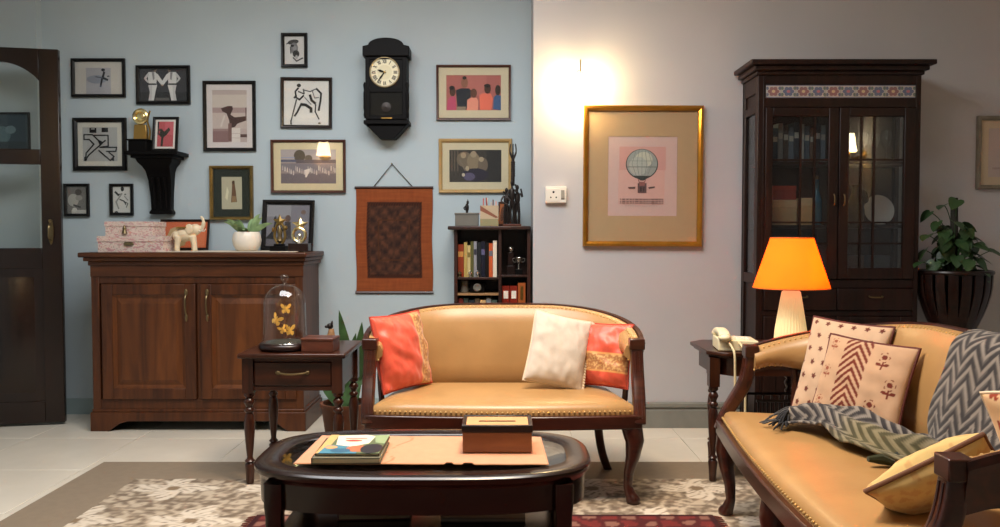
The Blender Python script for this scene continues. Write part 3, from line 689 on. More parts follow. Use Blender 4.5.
def far_lamp(label, loc, rz, w_, h):
    t = thing('shaded_wall_lamp', label, 'wall light', loc, rz)
    MB().lathe([(.05, 0), (.05, .008), (.03, .02), (.01, .024)], n=20, M=Matrix.Rotation(math.radians(90), 4, 'X')).build('backplate', 'brass', t)
    MB().tube(catmull([(0, -.02, 0), (0, -.09, -.03), (0, -.14, 0), (0, -.14, .05)]), .007).build('arm', 'brass', t)
    MB().lathe([(w_ / 2, .03), (w_ * .32, .03 + h), (w_ * .31, .03 + h), (w_ / 2 - .003, .03)], (0, -.14, 0), 28).build('shade', 'rear_lamp_glow', t, angle=60)
far_lamp('lit cream shaded wall lamp on right wall, mirrored in cupboard glass', (XR - .001, 1.2, 1.87), math.radians(-90), .13, .17)
far_lamp('lit cream shaded wall lamp behind camera, mirrored in cricket picture glass', (-2.66, YB + .001, 2.30), math.radians(180), .22, .20)
sconce('wall_light', 'small glowing frosted glass wall light with finial beside gold frame', (zs.x, YR - .0005, zs.z), 0, 'sconce_glow')

# ================================================================= sideboard
SBY = G(200, 431).y - 0.0
SBX0 = P(93.6, 431, SBY).x; SBX1 = P(304, 431, SBY).x; SBZ = P(200, 252.5, SBY - .03).z
def sideboard():
    cx = (SBX0 + SBX1) / 2; hw = (SBX1 - SBX0) / 2; D = YL - .012 - SBY
    t = thing('sideboard', 'brown teak two door sideboard against blue wall', 'sideboard', (cx, SBY, 0))
    z = lambda y: P(200, y, SBY).z
    X = lambda x: P(x, 300, SBY).x - cx
    Z = SBZ
    zd0, zd1 = z(399), z(284)
    m = MB().box((-hw + .02, .02, z(412)), (hw - .005, D, Z - .05))
    m.build('carcass', 'teak', t, bevel=.003)
    m = MB()
    for s in (-1, 1): m.box((s * hw, 0, z(412)), (s * (hw - .045), .045, z(276)))
    m.box((X(196.5), .004, zd0), (X(200.5), .04, zd1)); m.box((-hw + .04, .004, z(412)), (hw - .04, .04, zd0 - .001)); m.box((-hw + .04, .004, zd1 + .001), (hw - .04, .04, z(276)))
    m.build('face_frame', 'teak', t, bevel=.003)
    ov = .05
    m = MB().box((-hw - ov, -.05, Z - .028), (hw + ov * .6, D, Z))
    m.build('top', 'teak_x', t, bevel=.007, seg=3)
    m = MB().box((-hw - .03, -.03, Z - .05), (hw + .02, D, Z - .028)).box((-hw - .012, -.012, Z - .075), (hw + .01, D, Z - .05)).box((-hw - .003, -.004, z(277)), (hw + .003, .05, Z - .07))
    m.build('cornice', 'teak_x', t, bevel=.005)
    m = MB().box((-hw - .004, -.006, z(412)), (hw + .004, D, z(409)))
    zf = z(421)
    pts = [(-hw - .012, 0), (-hw + .09, 0), (-hw + .12, zf * .35), (-hw + .15, zf * .75), (-hw + .2, zf), (hw - .2, zf), (hw - .15, zf * .75), (hw - .12, zf * .35), (hw - .09, 0), (hw + .012, 0), (hw + .012, z(412)), (-hw - .012, z(412))]
    m.prism(pts, -.012, .015, 'xz')
    for s in (-1, 1): m.box((s * (hw + .012), .0, 0), (s * (hw - .015), D, z(412)))
    m.build('plinth', 'teak', t, bevel=.004)
    for x0, x1, hx in ((X(102), X(196), X(187)), (X(201), X(296), X(208))):
        d = MB(); fw = .062
        for a, b in (((x0, zd0), (x0 + fw, zd1)), ((x1 - fw, zd0), (x1, zd1)), ((x0 + fw - .001, zd0), (x1 - fw + .001, zd0 + fw)), ((x0 + fw - .001, zd1 - fw), (x1 - fw + .001, zd1))): d.box((a[0], -.012, a[1]), (b[0], .012, b[1]))
        do = d.build('door', 'teak', t, bevel=.004)
        a0, a1, b0, b1 = x0 + fw, x1 - fw, zd0 + fw, zd1 - fw
        MB().add([(a0, -.006, b0), (a1, -.006, b0), (a1, -.006, b1), (a0, -.006, b1), (a0 + .02, .004, b0 + .02), (a1 - .02, .004, b0 + .02), (a1 - .02, .004, b1 - .02), (a0 + .02, .004, b1 - .02),
                  (a0 + .05, -.008, b0 + .05), (a1 - .05, -.008, b0 + .05), (a1 - .05, -.008, b1 - .05), (a0 + .05, -.008, b1 - .05)],
                 [(0, 1, 5, 4), (1, 2, 6, 5), (2, 3, 7, 6), (3, 0, 4, 7), (4, 5, 9, 8), (5, 6, 10, 9), (6, 7, 11, 10), (7, 4, 8, 11), (8, 9, 10, 11)]).build('panel', 'teak_panel', do, angle=20)
        z1, z0 = z(294), z(326)
        h = MB().tube(catmull([(hx, -.012, z1), (hx, -.028, z1 - .02), (hx, -.032, z1 - .06), (hx, -.024, z1 - .10), (hx, -.012, z1 - .12)]), [.003] + [.005] * 22 + [.003] * 2, 8)
        h.ell((hx, -.014, z1 + .01), (.011, .006, .02)).ell((hx, -.014, z1 - .135), (.009, .006, .022))
        h.build('handle', 'old_brass', do)
sideboard()
SY = (SBY + YL) / 2
def on_sideboard():
    ZT = SBZ
    # runner
    a = P(160, 252, SBY + .03).x; b = P(297, 252, SBY + .03).x
    o = MB().box((a, SBY - .01, ZT + .0005), (b, SBY + .36, ZT + .005)).build('table_runner', 'white_cloth', bevel=.002)
    tag(o, 'narrow off white cloth runner lying on the teak sideboard', 'runner')
    # floral boxes
    def fl(seed):
        def c(u, v):
            n = noise.noise((u * 9 + seed, v * 5, seed)); k = noise.noise((u * 22, v * 12 + seed, 2 + seed))
            if n > .30: return (.77, .58, .57)
            if k > .34: return (.76, .58, .56)
            if k < -.38: return (.70, .64, .58)
            return (.84, .76, .71)
        return c
    def boxy(label, r, Y0, dep, zbase, seed, tagc):
        p0 = P(r[0], r[3], Y0); p1 = P(r[2], r[1], Y0); w_, h = p1.x - p0.x, p1.z - zbase
        t = thing('storage_box', label, 'box', ((p0.x + p1.x) / 2, Y0 + dep / 2, zbase), 0, 'floral boxes on the sideboard')
        def shell(nm, x, y, z0, z1):
            m = MB(); N = 60; M_ = 16; c = fl(seed)
            def wall(f, nu):
                for i in range(nu):
                    for j in range(M_):
                        q = [(i / nu, j / M_), ((i + 1) / nu, j / M_), ((i + 1) / nu, (j + 1) / M_), (i / nu, (j + 1) / M_)]
                        m.add([f(*e) for e in q], [(0, 1, 2, 3)], c(q[0][0] * x * 8, q[0][1] + z0 * 9))
            wall(lambda u, v: (-x + 2 * x * u, -y, z0 + (z1 - z0) * v), N); wall(lambda u, v: (x - 2 * x * u, y, z0 + (z1 - z0) * v), N)
            wall(lambda u, v: (x, -y + 2 * y * u, z0 + (z1 - z0) * v), 14); wall(lambda u, v: (-x, y - 2 * y * u, z0 + (z1 - z0) * v), 14)
            wall(lambda u, v: (-x + 2 * x * u, -y + 2 * y * v, z1), N); wall(lambda u, v: (-x + 2 * x * u, y - 2 * y * v, z0), N)
            return m.build(nm, 'cloth_print', t)
        shell('body', w_ / 2, dep / 2, 0, h * .70); shell('lid', w_ / 2 + .004, dep / 2 + .004, h * .66, h)
        if tagc == 'tassel':
            MB().lathe([(.003, .05), (.012, .03), (.009, .024), (.015, 0), (.0, 0)], (-.02, -dep / 2 - .016, .012), 10).build('tassel', 'old_brass', t)
        else:
            MB().prism([(-.03, h * .42), (.015, h * .42), (.022, h * .52), (.015, h * .62), (-.03, h * .62), (-.036, h * .52)], -dep / 2 - .010, -dep / 2 - .004, 'xz').build('label_clasp', 'old_brass', t, bevel=.001)
        return zbase + h
    zt = boxy('wide pink floral storage box, lower of the stacked pair on the sideboard', (98, 236, 163, 254), SBY + .02, .24, ZT + .001, 1.3, 'clasp')
    boxy('smaller pink floral storage box stacked on top of the wider one', (105.5, 221.5, 153, 236), SBY + .05, .17, zt + .001, 7.7, 'tassel')
    # orange picture, leaning
    Y0 = SBY + .34
    a = P(158.5, 220, Y0); b = P(208.5, 251, Y0)
    t = thing('leaning_picture', 'orange mounted black framed picture leaning behind the elephant', 'picture', ((a.x + b.x) / 2, Y0, ZT + .007), rot=(math.radians(-12), 0, 0))
    p = Pic(0, 0, 100, 100, '#c4623e').poly('#b59a72', (18, 28), (30, 20), (62, 22), (66, 60), (40, 100), (14, 100), (10, 62)).poly('#a3885f', (30, 40), (60, 40), (52, 90), (34, 96)).rect('#cc6f48', 75, 5, 95, 95)
    picture_parts(t, b.x - a.x, a.z - ZT, .014, 'dark_wood', 0, None, p, .015)
    # elephant
    Y0 = SBY + .14; c = P(183, 250, Y0); L = .225; s = 1.0
    t = thing('elephant_figurine', 'ivory elephant figurine with raised trunk standing on the sideboard', 'figurine', (c.x + .024, Y0 - .02, ZT + .0055))
    m = MB()
    m.ell((0, 0, .098), (.062, .038, .042), 16, 10).ell((.058, 0, .125), (.034, .028, .034), 14, 9).ell((-.045, 0, .09), (.03, .034, .036), 14, 9)
    for x, y in ((-.058, .02), (-.04, -.022), (.04, .02), (.058, -.02)): m.tube([(x * .85, y, .085), (x, y, .04), (x * 1.05, y, .006), (x * 1.06, y, 0)], [.021, .016, .015, .017], 10)
    m.tube(catmull([(.075, 0, .13), (.098, 0, .138), (.106, 0, .165), (.10, 0, .19), (.088, 0, .20)]), [.016] * 5 + [.012] * 8 + [.009] * 7 + [.008] * 5, 10)
    m.tube(catmull([(-.07, 0, .11), (-.084, 0, .09), (-.082, 0, .06)]), .004, 6)
    bo = m.build('body', 'ivory', t, angle=80)
    r = bo.modifiers.new('remesh', 'REMESH'); r.mode = 'VOXEL'; r.voxel_size = .0035; r.use_smooth_shade = True
    sm_ = bo.modifiers.new('smooth', 'SMOOTH'); sm_.iterations = 4
    for y in (-1, 1):
        MB().ell((.035, y * .036, .128), (.024, .005, .030), 12, 8).build('ear', 'ivory', t)
        MB().tube(catmull([(.082, y * .014, .118), (.10, y * .018, .116), (.112, y * .018, .13)]), [.004] * 4 + [.003] * 8 + [.001], 6).build('tusk', 'ceramic_white', t)
    o = MB().prism([(-.04, .14), (.03, .142), (.03, .134), (-.04, .13)], -.039, .039, 'xz').build('saddle_cloth', 'brass', t)
    # potted plant
    Y0 = SBY + .13; c = P(247, 252, Y0); k = Y0 / FPX
    t = thing('potted_plant', 'small spiky green plant in round white pot on the sideboard', 'plant', (c.x, Y0, ZT + .0055))
    MB().lathe([(.045, 0), (.06, .004), (.078, .035), (.083, .065), (.078, .095), (.07, .112), (.066, .112), (.068, .095), (0, .095)], n=28).build('pot', 'ceramic_white', t, angle=60)
    MB().lathe([(0, .1), (.066, .098), (.066, .094), (0, .094)], n=20).build('soil', 'soil', t)
    random.seed(11)
    for i in range(22):
        a = random.uniform(0, 6.28); el = random.uniform(.25, 1.25); Ln = random.uniform(.09, .14)
        d = Vector((math.cos(a) * math.cos(el), math.sin(a) * math.cos(el) * .6, math.sin(el))); b0 = Vector((math.cos(a) * .02, math.sin(a) * .02, .098))
        q = [b0, b0 + d * Ln * .4, b0 + d * Ln * .75 + Vector((d.x, d.y, 0)) * .012, b0 + d * Ln + Vector((d.x, d.y, -.4)) * .03]
        MB().sweep(catmull(q, 4), [(-1, 0), (0, -.22), (1, 0), (0, .12)], [.008, .011, .014, .015, .016, .016, .015, .013, .011, .009, .006, .003, .001], up=(0.1, .9, .4)).build('leaf', 'aloe_green', t, angle=60)
    # black framed leaning photo
    Y0 = SBY + .35; a = P(260.5, 199.5, Y0); b = P(313, 252, Y0)
    t = thing('leaning_photo', 'black framed grey photograph leaning on wall behind star trophies', 'picture', ((a.x + b.x) / 2, Y0, ZT + .001), rot=(math.radians(-9), math.radians(.6), 0))
    p = Pic(85, 90, 470, 465, '#77737c').rect('#8d8a90', 85, 90, 300, 200).rect('#5e5a62', 85, 380, 470, 465).poly('#2a272c', (85, 390), (130, 340), (150, 300), (160, 230), (150, 215), (170, 190), (180, 300), (175, 400), (90, 395)).ell('#5a4540', 275, 215, 25, 30).poly('#3a3438', (250, 245), (300, 245), (310, 400), (250, 400)).ell('#6d5750', 410, 160, 22, 20)
    picture_parts(t, b.x - a.x, (a.z - ZT), .028, 'black_frame', 0, None, p, .02)
    # star trophies
    def star(c, R, r, d, m, col=None, y=0):
        pts = [(c[0] + (R if i % 2 == 0 else r) * math.sin(math.pi * i / 5), c[1] + (R if i % 2 == 0 else r) * math.cos(math.pi * i / 5)) for i in range(10)]
        n = 10; vs = [(p_[0], y, p_[1]) for p_ in pts] + [(c[0], y - d, c[1]), (c[0], y + d, c[1])]
        m.add(vs, [(i, (i + 1) % n, 10) for i in range(n)] + [((i + 1) % n, i, 11) for i in range(n)])
    Y0 = SBY + .12; c = P(280, 250, Y0)
    t = thing('star_trophy', 'dull brass star trophy on low black base, left of the pair', 'trophy', (c.x, Y0, ZT + .0055), 0, 'star trophies on the sideboard')
    MB().box((-.05, -.04, 0), (.042, .035, .03)).box((-.03, -.025, .03), (.025, .022, .042)).build('base', 'black_paint', t, bevel=.002)
    m = MB()
    for s in (-1, 1): m.tube(catmull([(s * .012, 0, .042), (s * .03, 0, .08), (s * .024, 0, .13), (s * .012, 0, .16)]), .008, 8)
    m.build('stem', 'antique_gold', t)
    MB().lathe([(.004, .045), (.02, .06), (.012, .09), (.018, .12), (.004, .15)], n=12).build('urn', 'old_brass', t)
    m = MB(); star((0, .172), .042, .02, .012, m); m.build('star', 'antique_gold', t)
    m = MB().ell((.03, 0, .135), .016).ell((-.04, 0, .125), (.008, .008, .015)); m.build('orb', 'antique_gold', t)
    c = P(300, 250, Y0 - .02)
    t = thing('star_trophy', 'bright gold star trophy with ring on tall black base, right of the pair', 'trophy', (c.x - .004, Y0 - .02, ZT + .0055), 0, 'star trophies on the sideboard')
    MB().box((-.055, -.04, 0), (.06, .04, .045)).build('base', 'dark_wood', t, bevel=.002)
    m = MB().tube([(.036 * math.cos(a_), 0, .094 + .04 * math.sin(a_)) for a_ in [2 * math.pi * q / 22 for q in range(22)]], .010, 8, up=(0, 1, 0), closed=True); m.build('ring', 'gold', t)
    MB().ell((0, 0, .085), (.016, .012, .02)).lathe([(.02, .045), (.014, .055), (.006, .07)], n=12).build('globe', 'silver', t)
    m = MB(); star((.006, .152), .05, .022, .014, m); m.build('star', 'gold', t)
on_sideboard()

# ================================================================= bookshelf in the recess
BKF = YL - .30
def bookshelf():
    zt = P(500, 226, BKF).z; x0 = P(454, 260, BKF).x; x1 = XC - .012; xd = P(500, 260, BKF).x; cx = (x0 + x1) / 2; D = .285
    t = thing('bookshelf', 'dark wooden bookshelf standing in the wall recess behind sofa', 'bookshelf', (cx, BKF, 0))
    L = lambda x: x - cx
    for x in (x0, x1 - .02): MB().box((L(x), 0, 0), (L(x + .02), D, zt - .02)).build('side', 'shelf_wood', t, bevel=.002)
    MB().box((L(xd - .009), .002, .08), (L(xd + .009), D, zt - .02)).build('divider', 'shelf_wood', t, bevel=.002)
    MB().box((L(x0 + .019), D - .012, .05), (L(x1 - .019), D, zt - .02)).build('back_panel', 'shelf_wood', t)
    MB().box((L(x0) - .035, -.03, zt - .022), (L(x1) + .0, D, zt)).build('top', 'shelf_wood', t, bevel=.006)
    zl = lambda y: P(480, y, BKF).z
    shelves = {}
    for nm, ya, a, b, mat in (('A', 277.5, x0 + .019, xd - .008, 'shelf_wood'), ('B', 293.5, x0 + .019, xd - .008, 'light_wood'), ('C', 275, xd + .008, x1 - .019, 'shelf_wood'), ('E', 318, xd + .008, x1 - .019, 'shelf_wood'), ('D', 330, x0 + .019, xd - .008, 'shelf_wood')):
        z = zl(ya); MB().box((L(a), .004, z - .012), (L(b), D - .01, z)).build('shelf', mat, t, bevel=.0015); shelves[nm] = z
    MB().box((L(x0 + .019), .02, .04), (L(x1 - .019), D - .01, .08)).build('bottom_shelf', 'shelf_wood', t)
    # books
    def book(label, x, w_, h, z, col, yoff=.03, d=.16, lean=0, band=None):
        m = MB().box((-w_ / 2, 0, 0), (w_ / 2, .004, h), col).box((-w_ / 2, .003, 0), (-w_ / 2 + .002, d, h), col).box((w_ / 2 - .002, .003, 0), (w_ / 2, d, h), col).box((-w_ / 2 + .002, .004, .004), (w_ / 2 - .002, d - .005, h - .004), '#d8cdb4')
        if band: m.box((-w_ / 2 + .001, -.0008, h * .62), (w_ / 2 - .001, .001, h * .78), band)
        o = m.build('book', 'gloss_print'); o.location = (x, BKF + yoff, z + .001); o.rotation_euler = (0, lean, 0)
        tag(o, label, 'book', 'books in the dark bookshelf'); return o
    k = BKF / FPX
    X = lambda px: P(px, 260, BKF).x
    names = [('#8a3a22', 'rust spined book at the left end of the upper shelf', 6.0, 33, '#c08a4a'), ('#b39a5a', 'mustard paperback beside the rust spined book', 3.4, 35, None), ('#c2b07a', 'pale straw paperback with short spine on upper shelf', 3.2, 32, '#7a6a3c'),
             ('#5c5a34', 'olive green book in the middle of upper shelf', 3.2, 36, None), ('#8f8f96', 'slim silver grey book on upper shelf', 3.0, 36, '#3a3a44'), ('#27292c', 'thick charcoal book on upper shelf', 4.2, 35, None), ('#1d1f2c', 'thick navy book on the upper shelf', 4.2, 36, '#5a5a7a'),
             ('#1a1613', 'black book with no lettering on upper shelf', 3.6, 35, None), ('#c05a34', 'orange and grey spined book beside the white one', 4.0, 34, '#6a6a74'), ('#e2d6c2', 'cream white book at right end of upper shelf', 4.0, 37, None)]
    px = 457.6
    for c, lb, wpx, hpx, bd in names:
        book(lb, X(px + wpx / 2), wpx * k * .95, min(hpx * k, .215), shelves['A'], c, band=bd); px += wpx + .05
    low = [('#6a2a26', 'maroon book on lower shelf just above sofa back', 5, None), ('#3a4440', 'slate book with pale band on lower shelf', 5, '#a8a89a'), ('#2a3238', 'dark teal book on lower shelf', 6, '#8a9aa0'), ('#584a3c', 'brown book with pale band on lower shelf', 5, '#b0a48a'), ('#caa878', 'tan book standing out on lower shelf', 6, None), ('#8a8c90', 'grey book right of tan book on lower shelf', 5, '#4a4c50'), ('#4c5a52', 'grey green book at right end of lower shelf', 6, '#a0a890')]
    px = 458
    zB = shelves['D']
    for c, lb, wpx, bd in low:
        book(lb, X(px + wpx / 2), wpx * k * .93, (33 + (wpx * 7 % 3)) * k * .9, zB, c, band=bd); px += wpx + .2
    # things in the gap above the lower books
    zg = shelves['B']
    t2 = thing('mug', 'grey mug on the pale shelf under the upper books', 'mug', (X(464), BKF + .08, zg + .001))
    MB().lathe([(.022, 0), (.025, .004), (.026, .07), (.023, .07), (.022, .008), (0, .008)], n=18).build('cup', 'stone_grey', t2)
    MB().tube(catmull([(.025, 0, .055), (.042, 0, .05), (.042, 0, .025), (.025, 0, .018)]), .004).build('handle', 'stone_grey', t2)
    t2 = thing('camera', 'dark box camera on the pale shelf under the upper books', 'camera', (X(477), BKF + .08, zg + .001))
    MB().box((-.045, -.03, 0), (.045, .03, .062)).box((-.02, -.022, .06), (.02, .022, .074)).build('body', 'black_paint', t2, bevel=.004)
    MB().lathe([(.024, 0), (.024, .02), (.018, .024), (.016, .02), (0, .018)], n=18, M=Matrix.Translation((0, -.03, .032)) @ Matrix.Rotation(math.radians(90), 4, 'X')).build('lens', 'stone_grey', t2)
    # small row of pale ornaments at the foot of the books
    for px_, c, lb in ((459.5, 'old_brass', 'tiny brass bell in front of rust spined book'), (470, 'silver', 'tiny silver cup in front of the straw paperback'), (477.5, 'silver', 'tiny silver bowl in front of the charcoal book')):
        t2 = thing('ornament', lb, 'ornament', (X(px_), BKF + .016, shelves['A'] + .001))
        MB().lathe([(.011, 0), (.012, .003), (.004, .01), (.013, .022), (.012, .03), (.0, .032)], n=14).build('bowl', c, t2); MB().ell((0, 0, .036), .0045, 8, 6).build('knob', c, t2)
    # right column
    zc = shelves['C']
    t2 = thing('figure_trophy', 'small silver cup trophy on black base in right column of bookshelf', 'trophy', (X(519), BKF + .07, zc + .001))
    MB().box((-.022, -.022, 0), (.022, .022, .03)).build('base', 'black_paint', t2, bevel=.002)
    MB().lathe([(.016, .03), (.006, .036), (.005, .06), (.02, .075), (.026, .10), (.024, .10), (.016, .08), (0, .078)], n=16).build('cup', 'silver', t2)
    for s in (-1, 1): MB().tube(catmull([(s * .022, 0, .095), (s * .036, 0, .092), (s * .03, 0, .074), (s * .016, 0, .074)]), .0025, 6).build('handle', 'silver', t2)
    t2 = thing('trophy_globe', 'tall dark trophy topped by silver ball in right column', 'trophy', (X(511), BKF + .10, zc + .001))
    MB().box((-.025, -.02, 0), (.025, .02, .05)).box((-.018, -.014, .05), (.018, .014, .13)).build('base', 'dark_wood', t2, bevel=.002)
    MB().ell((0, 0, .15), .02, 14, 10).build('ball', 'silver', t2)
    for i, (a, b, c, lb) in enumerate(((502.2, 509.6, '#7a2418', 'red lever binder, left of three in bookshelf'), (510.2, 517.6, '#84281a', 'red lever binder, middle of three in bookshelf'), (518.2, 525.6, '#a2552a', 'orange brown binder, right of three in bookshelf'))):
        w_ = (b - a) * k; z = shelves['E']; h = P(500, 286 + (-3 if i == 2 else 0), BKF + .03).z - z
        t2 = thing('ring_binder', lb, 'binder', (X((a + b) / 2), BKF + .03, z + .001), 0, 'binders in the bookshelf')
        MB().box((-w_ / 2, 0, 0), (w_ / 2, .006, h), c).box((-w_ / 2, .005, 0), (-w_ / 2 + .003, .19, h), c).box((w_ / 2 - .003, .005, 0), (w_ / 2, .19, h), c).box((-w_ / 2 + .004, .03, .01), (w_ / 2 - .004, .18, h - .02), '#d0c6b0').build('cover', 'gloss_print', t2)
        if i < 2: MB().box((-w_ * .32, -.0015, h - .075), (w_ * .32, .001, h - .03)).build('spine_label', 'white_plastic', t2)
        else: MB().box((-w_ * .2, -.0015, h - .10), (w_ * .2, .001, h - .02)).build('spine_label', 'brass', t2)
    # ---- on top
    Yt = BKF + .10; Xt = lambda px: P(px, 210, Yt).x; zt2 = zt
    k2 = Yt / FPX
    t2 = thing('keepsake_box', 'grey stone box with tiny dark bird figure on bookshelf top', 'box', (Xt(467), Yt, zt2 + .001))
    w_ = 11.5 * k2
    MB().box((-w_, -.05, 0), (w_, .05, 13 * k2)).box((-w_ - .003, -.053, 11 * k2), (w_ + .003, .053, 13 * k2)).build('box', 'stone_grey', t2, bevel=.002)
    zz = 13 * k2
    m = MB().ell((0, 0, zz + .032), (.012, .01, .026)).ell((.004, 0, zz + .062), (.008, .008, .012)).tube([(0, 0, zz), (0, 0, zz + .02)], .008).tube([(.006, 0, zz + .07), (.004, 0, zz + .083)], [.004, .001], 6)
    m.tube(catmull([(-.008, 0, zz + .04), (-.018, 0, zz + .03), (-.012, 0, zz + .018)]), .004, 6)
    m.build('figure', 'bronze', t2, angle=70)
    t2 = thing('pen_holder', 'square cream pen holder full of pens on bookshelf top', 'pen holder', (Xt(489.5), Yt - .03, zt2 + .001))
    w_ = 9 * k2; h = 20 * k2
    m = MB()
    for a, b in (((-w_, -.05), (w_, -.046)), ((-w_, .046), (w_, .05)), ((-w_, -.046), (-w_ + .004, .046)), ((w_ - .004, -.046), (w_, .046))): m.box((a[0], a[1], 0), (b[0], b[1], h), '#b8a68c')
    m.box((-w_, -.05, 0), (w_, .05, .004), '#b8a68c')
    m.add([(-w_, -.0505, h), (-w_, -.0505, h * .75), (w_ * .7, -.0505, h * .38), (w_, -.0505, h * .42)], [(0, 1, 2, 3)], '#8a5a48')
    m.add([(-w_, -.0506, 0), (w_, -.0506, 0), (w_, -.0506, h * .34), (-w_, -.0506, h * .34)], [(0, 1, 2, 3)], '#8f8a6a')
    m.build('holder', 'gloss_print', t2)
    random.seed(5)
    for i, c in enumerate(('#c8706a', '#e8ded0', '#a03a34', '#d8c8b8', '#7a4a3a', '#e0a89a')):
        x = -w_ * .7 + i * w_ * .28; tx = random.uniform(-.012, .012)
        MB().tube([(x, random.uniform(-.02, .02), .006), (x + tx, 0, h + random.uniform(.02, .05))], .0042, 6, col=c).build('pen', 'gloss_print', t2)
    p = Pic(0, 0, 100, 100, '#a86038').ell('#6a3a22', 50, 50, 30, 36)
    t2 = thing('small_frame', 'narrow orange brown photo frame behind sculpture on bookshelf top', 'photo frame', (Xt(501.5), Yt + .09, zt2 + .002), rot=(math.radians(-10), 0, math.radians(-40)))
    picture_parts(t2, .075, .15, .012, 'brown_frame', 0, None, p, .012)
    # sculpture
    t2 = thing('sculpture', 'tall dark bronze sculpture of clustered standing figures on bookshelf top', 'sculpture', (Xt(512), Yt, zt2 + .001))
    MB().box((-.055, -.04, 0), (.055, .04, .012)).build('base', 'box_wood', t2, bevel=.002)
    m = MB()
    for x, y, h_, tw in ((-.033, 0, .23, -1), (.0, -.012, .28, 1), (.032, .004, .25, 1)):
        z = .010
        m.tube([(x - .009, y, z), (x - .011, y, z + h_ * .25), (x - .004, y, z + h_ * .5)], [.009, .008, .011], 8)
        m.tube([(x + .009, y, z), (x + .011, y, z + h_ * .25), (x + .004, y, z + h_ * .5)], [.009, .008, .011], 8)
        m.ell((x, y, z + h_ * .62), (.017, .012, h_ * .17), 10, 8).ell((x, y, z + h_ * .88), (.010, .010, .016), 10, 8).tube([(x, y, z + h_ * .7), (x, y, z + h_ * .85)], .006, 6)
        m.tube(catmull([(x - .015, y, z + h_ * .74), (x - .03, y - .008, z + h_ * .6), (x - .01 * tw, y - .018, z + h_ * .5)]), .0055, 6)
        m.tube(catmull([(x + .015, y, z + h_ * .74), (x + .03, y - .008, z + h_ * .66), (x + .02 * tw, y - .012, z + h_ * .85)]), .0055, 6)
    m.build('figures', 'bronze', t2, angle=70)
    zz = .30; H_ = 82 * k2
    m = MB().tube([(.004, 0, .24), (.006, 0, .34), (.006, 0, H_ * .82)], [.012, .011, .009], 8)
    for q in range(7): m.ell((.006, 0, .30 + q * (H_ * .8 - .30) / 7), (.014, .013, .009), 8, 6)
    for a in (-1, 0, 1): m.tube(catmull([(.006, 0, H_ * .8), (.006 + a * .018, 0, H_ * .9), (.006 + a * .014, 0, H_)]), [.006] * 6 + [.004] * 6 + [.001], 6)
    m.build('plume_staff', 'bronze', t2, angle=70)
bookshelf()

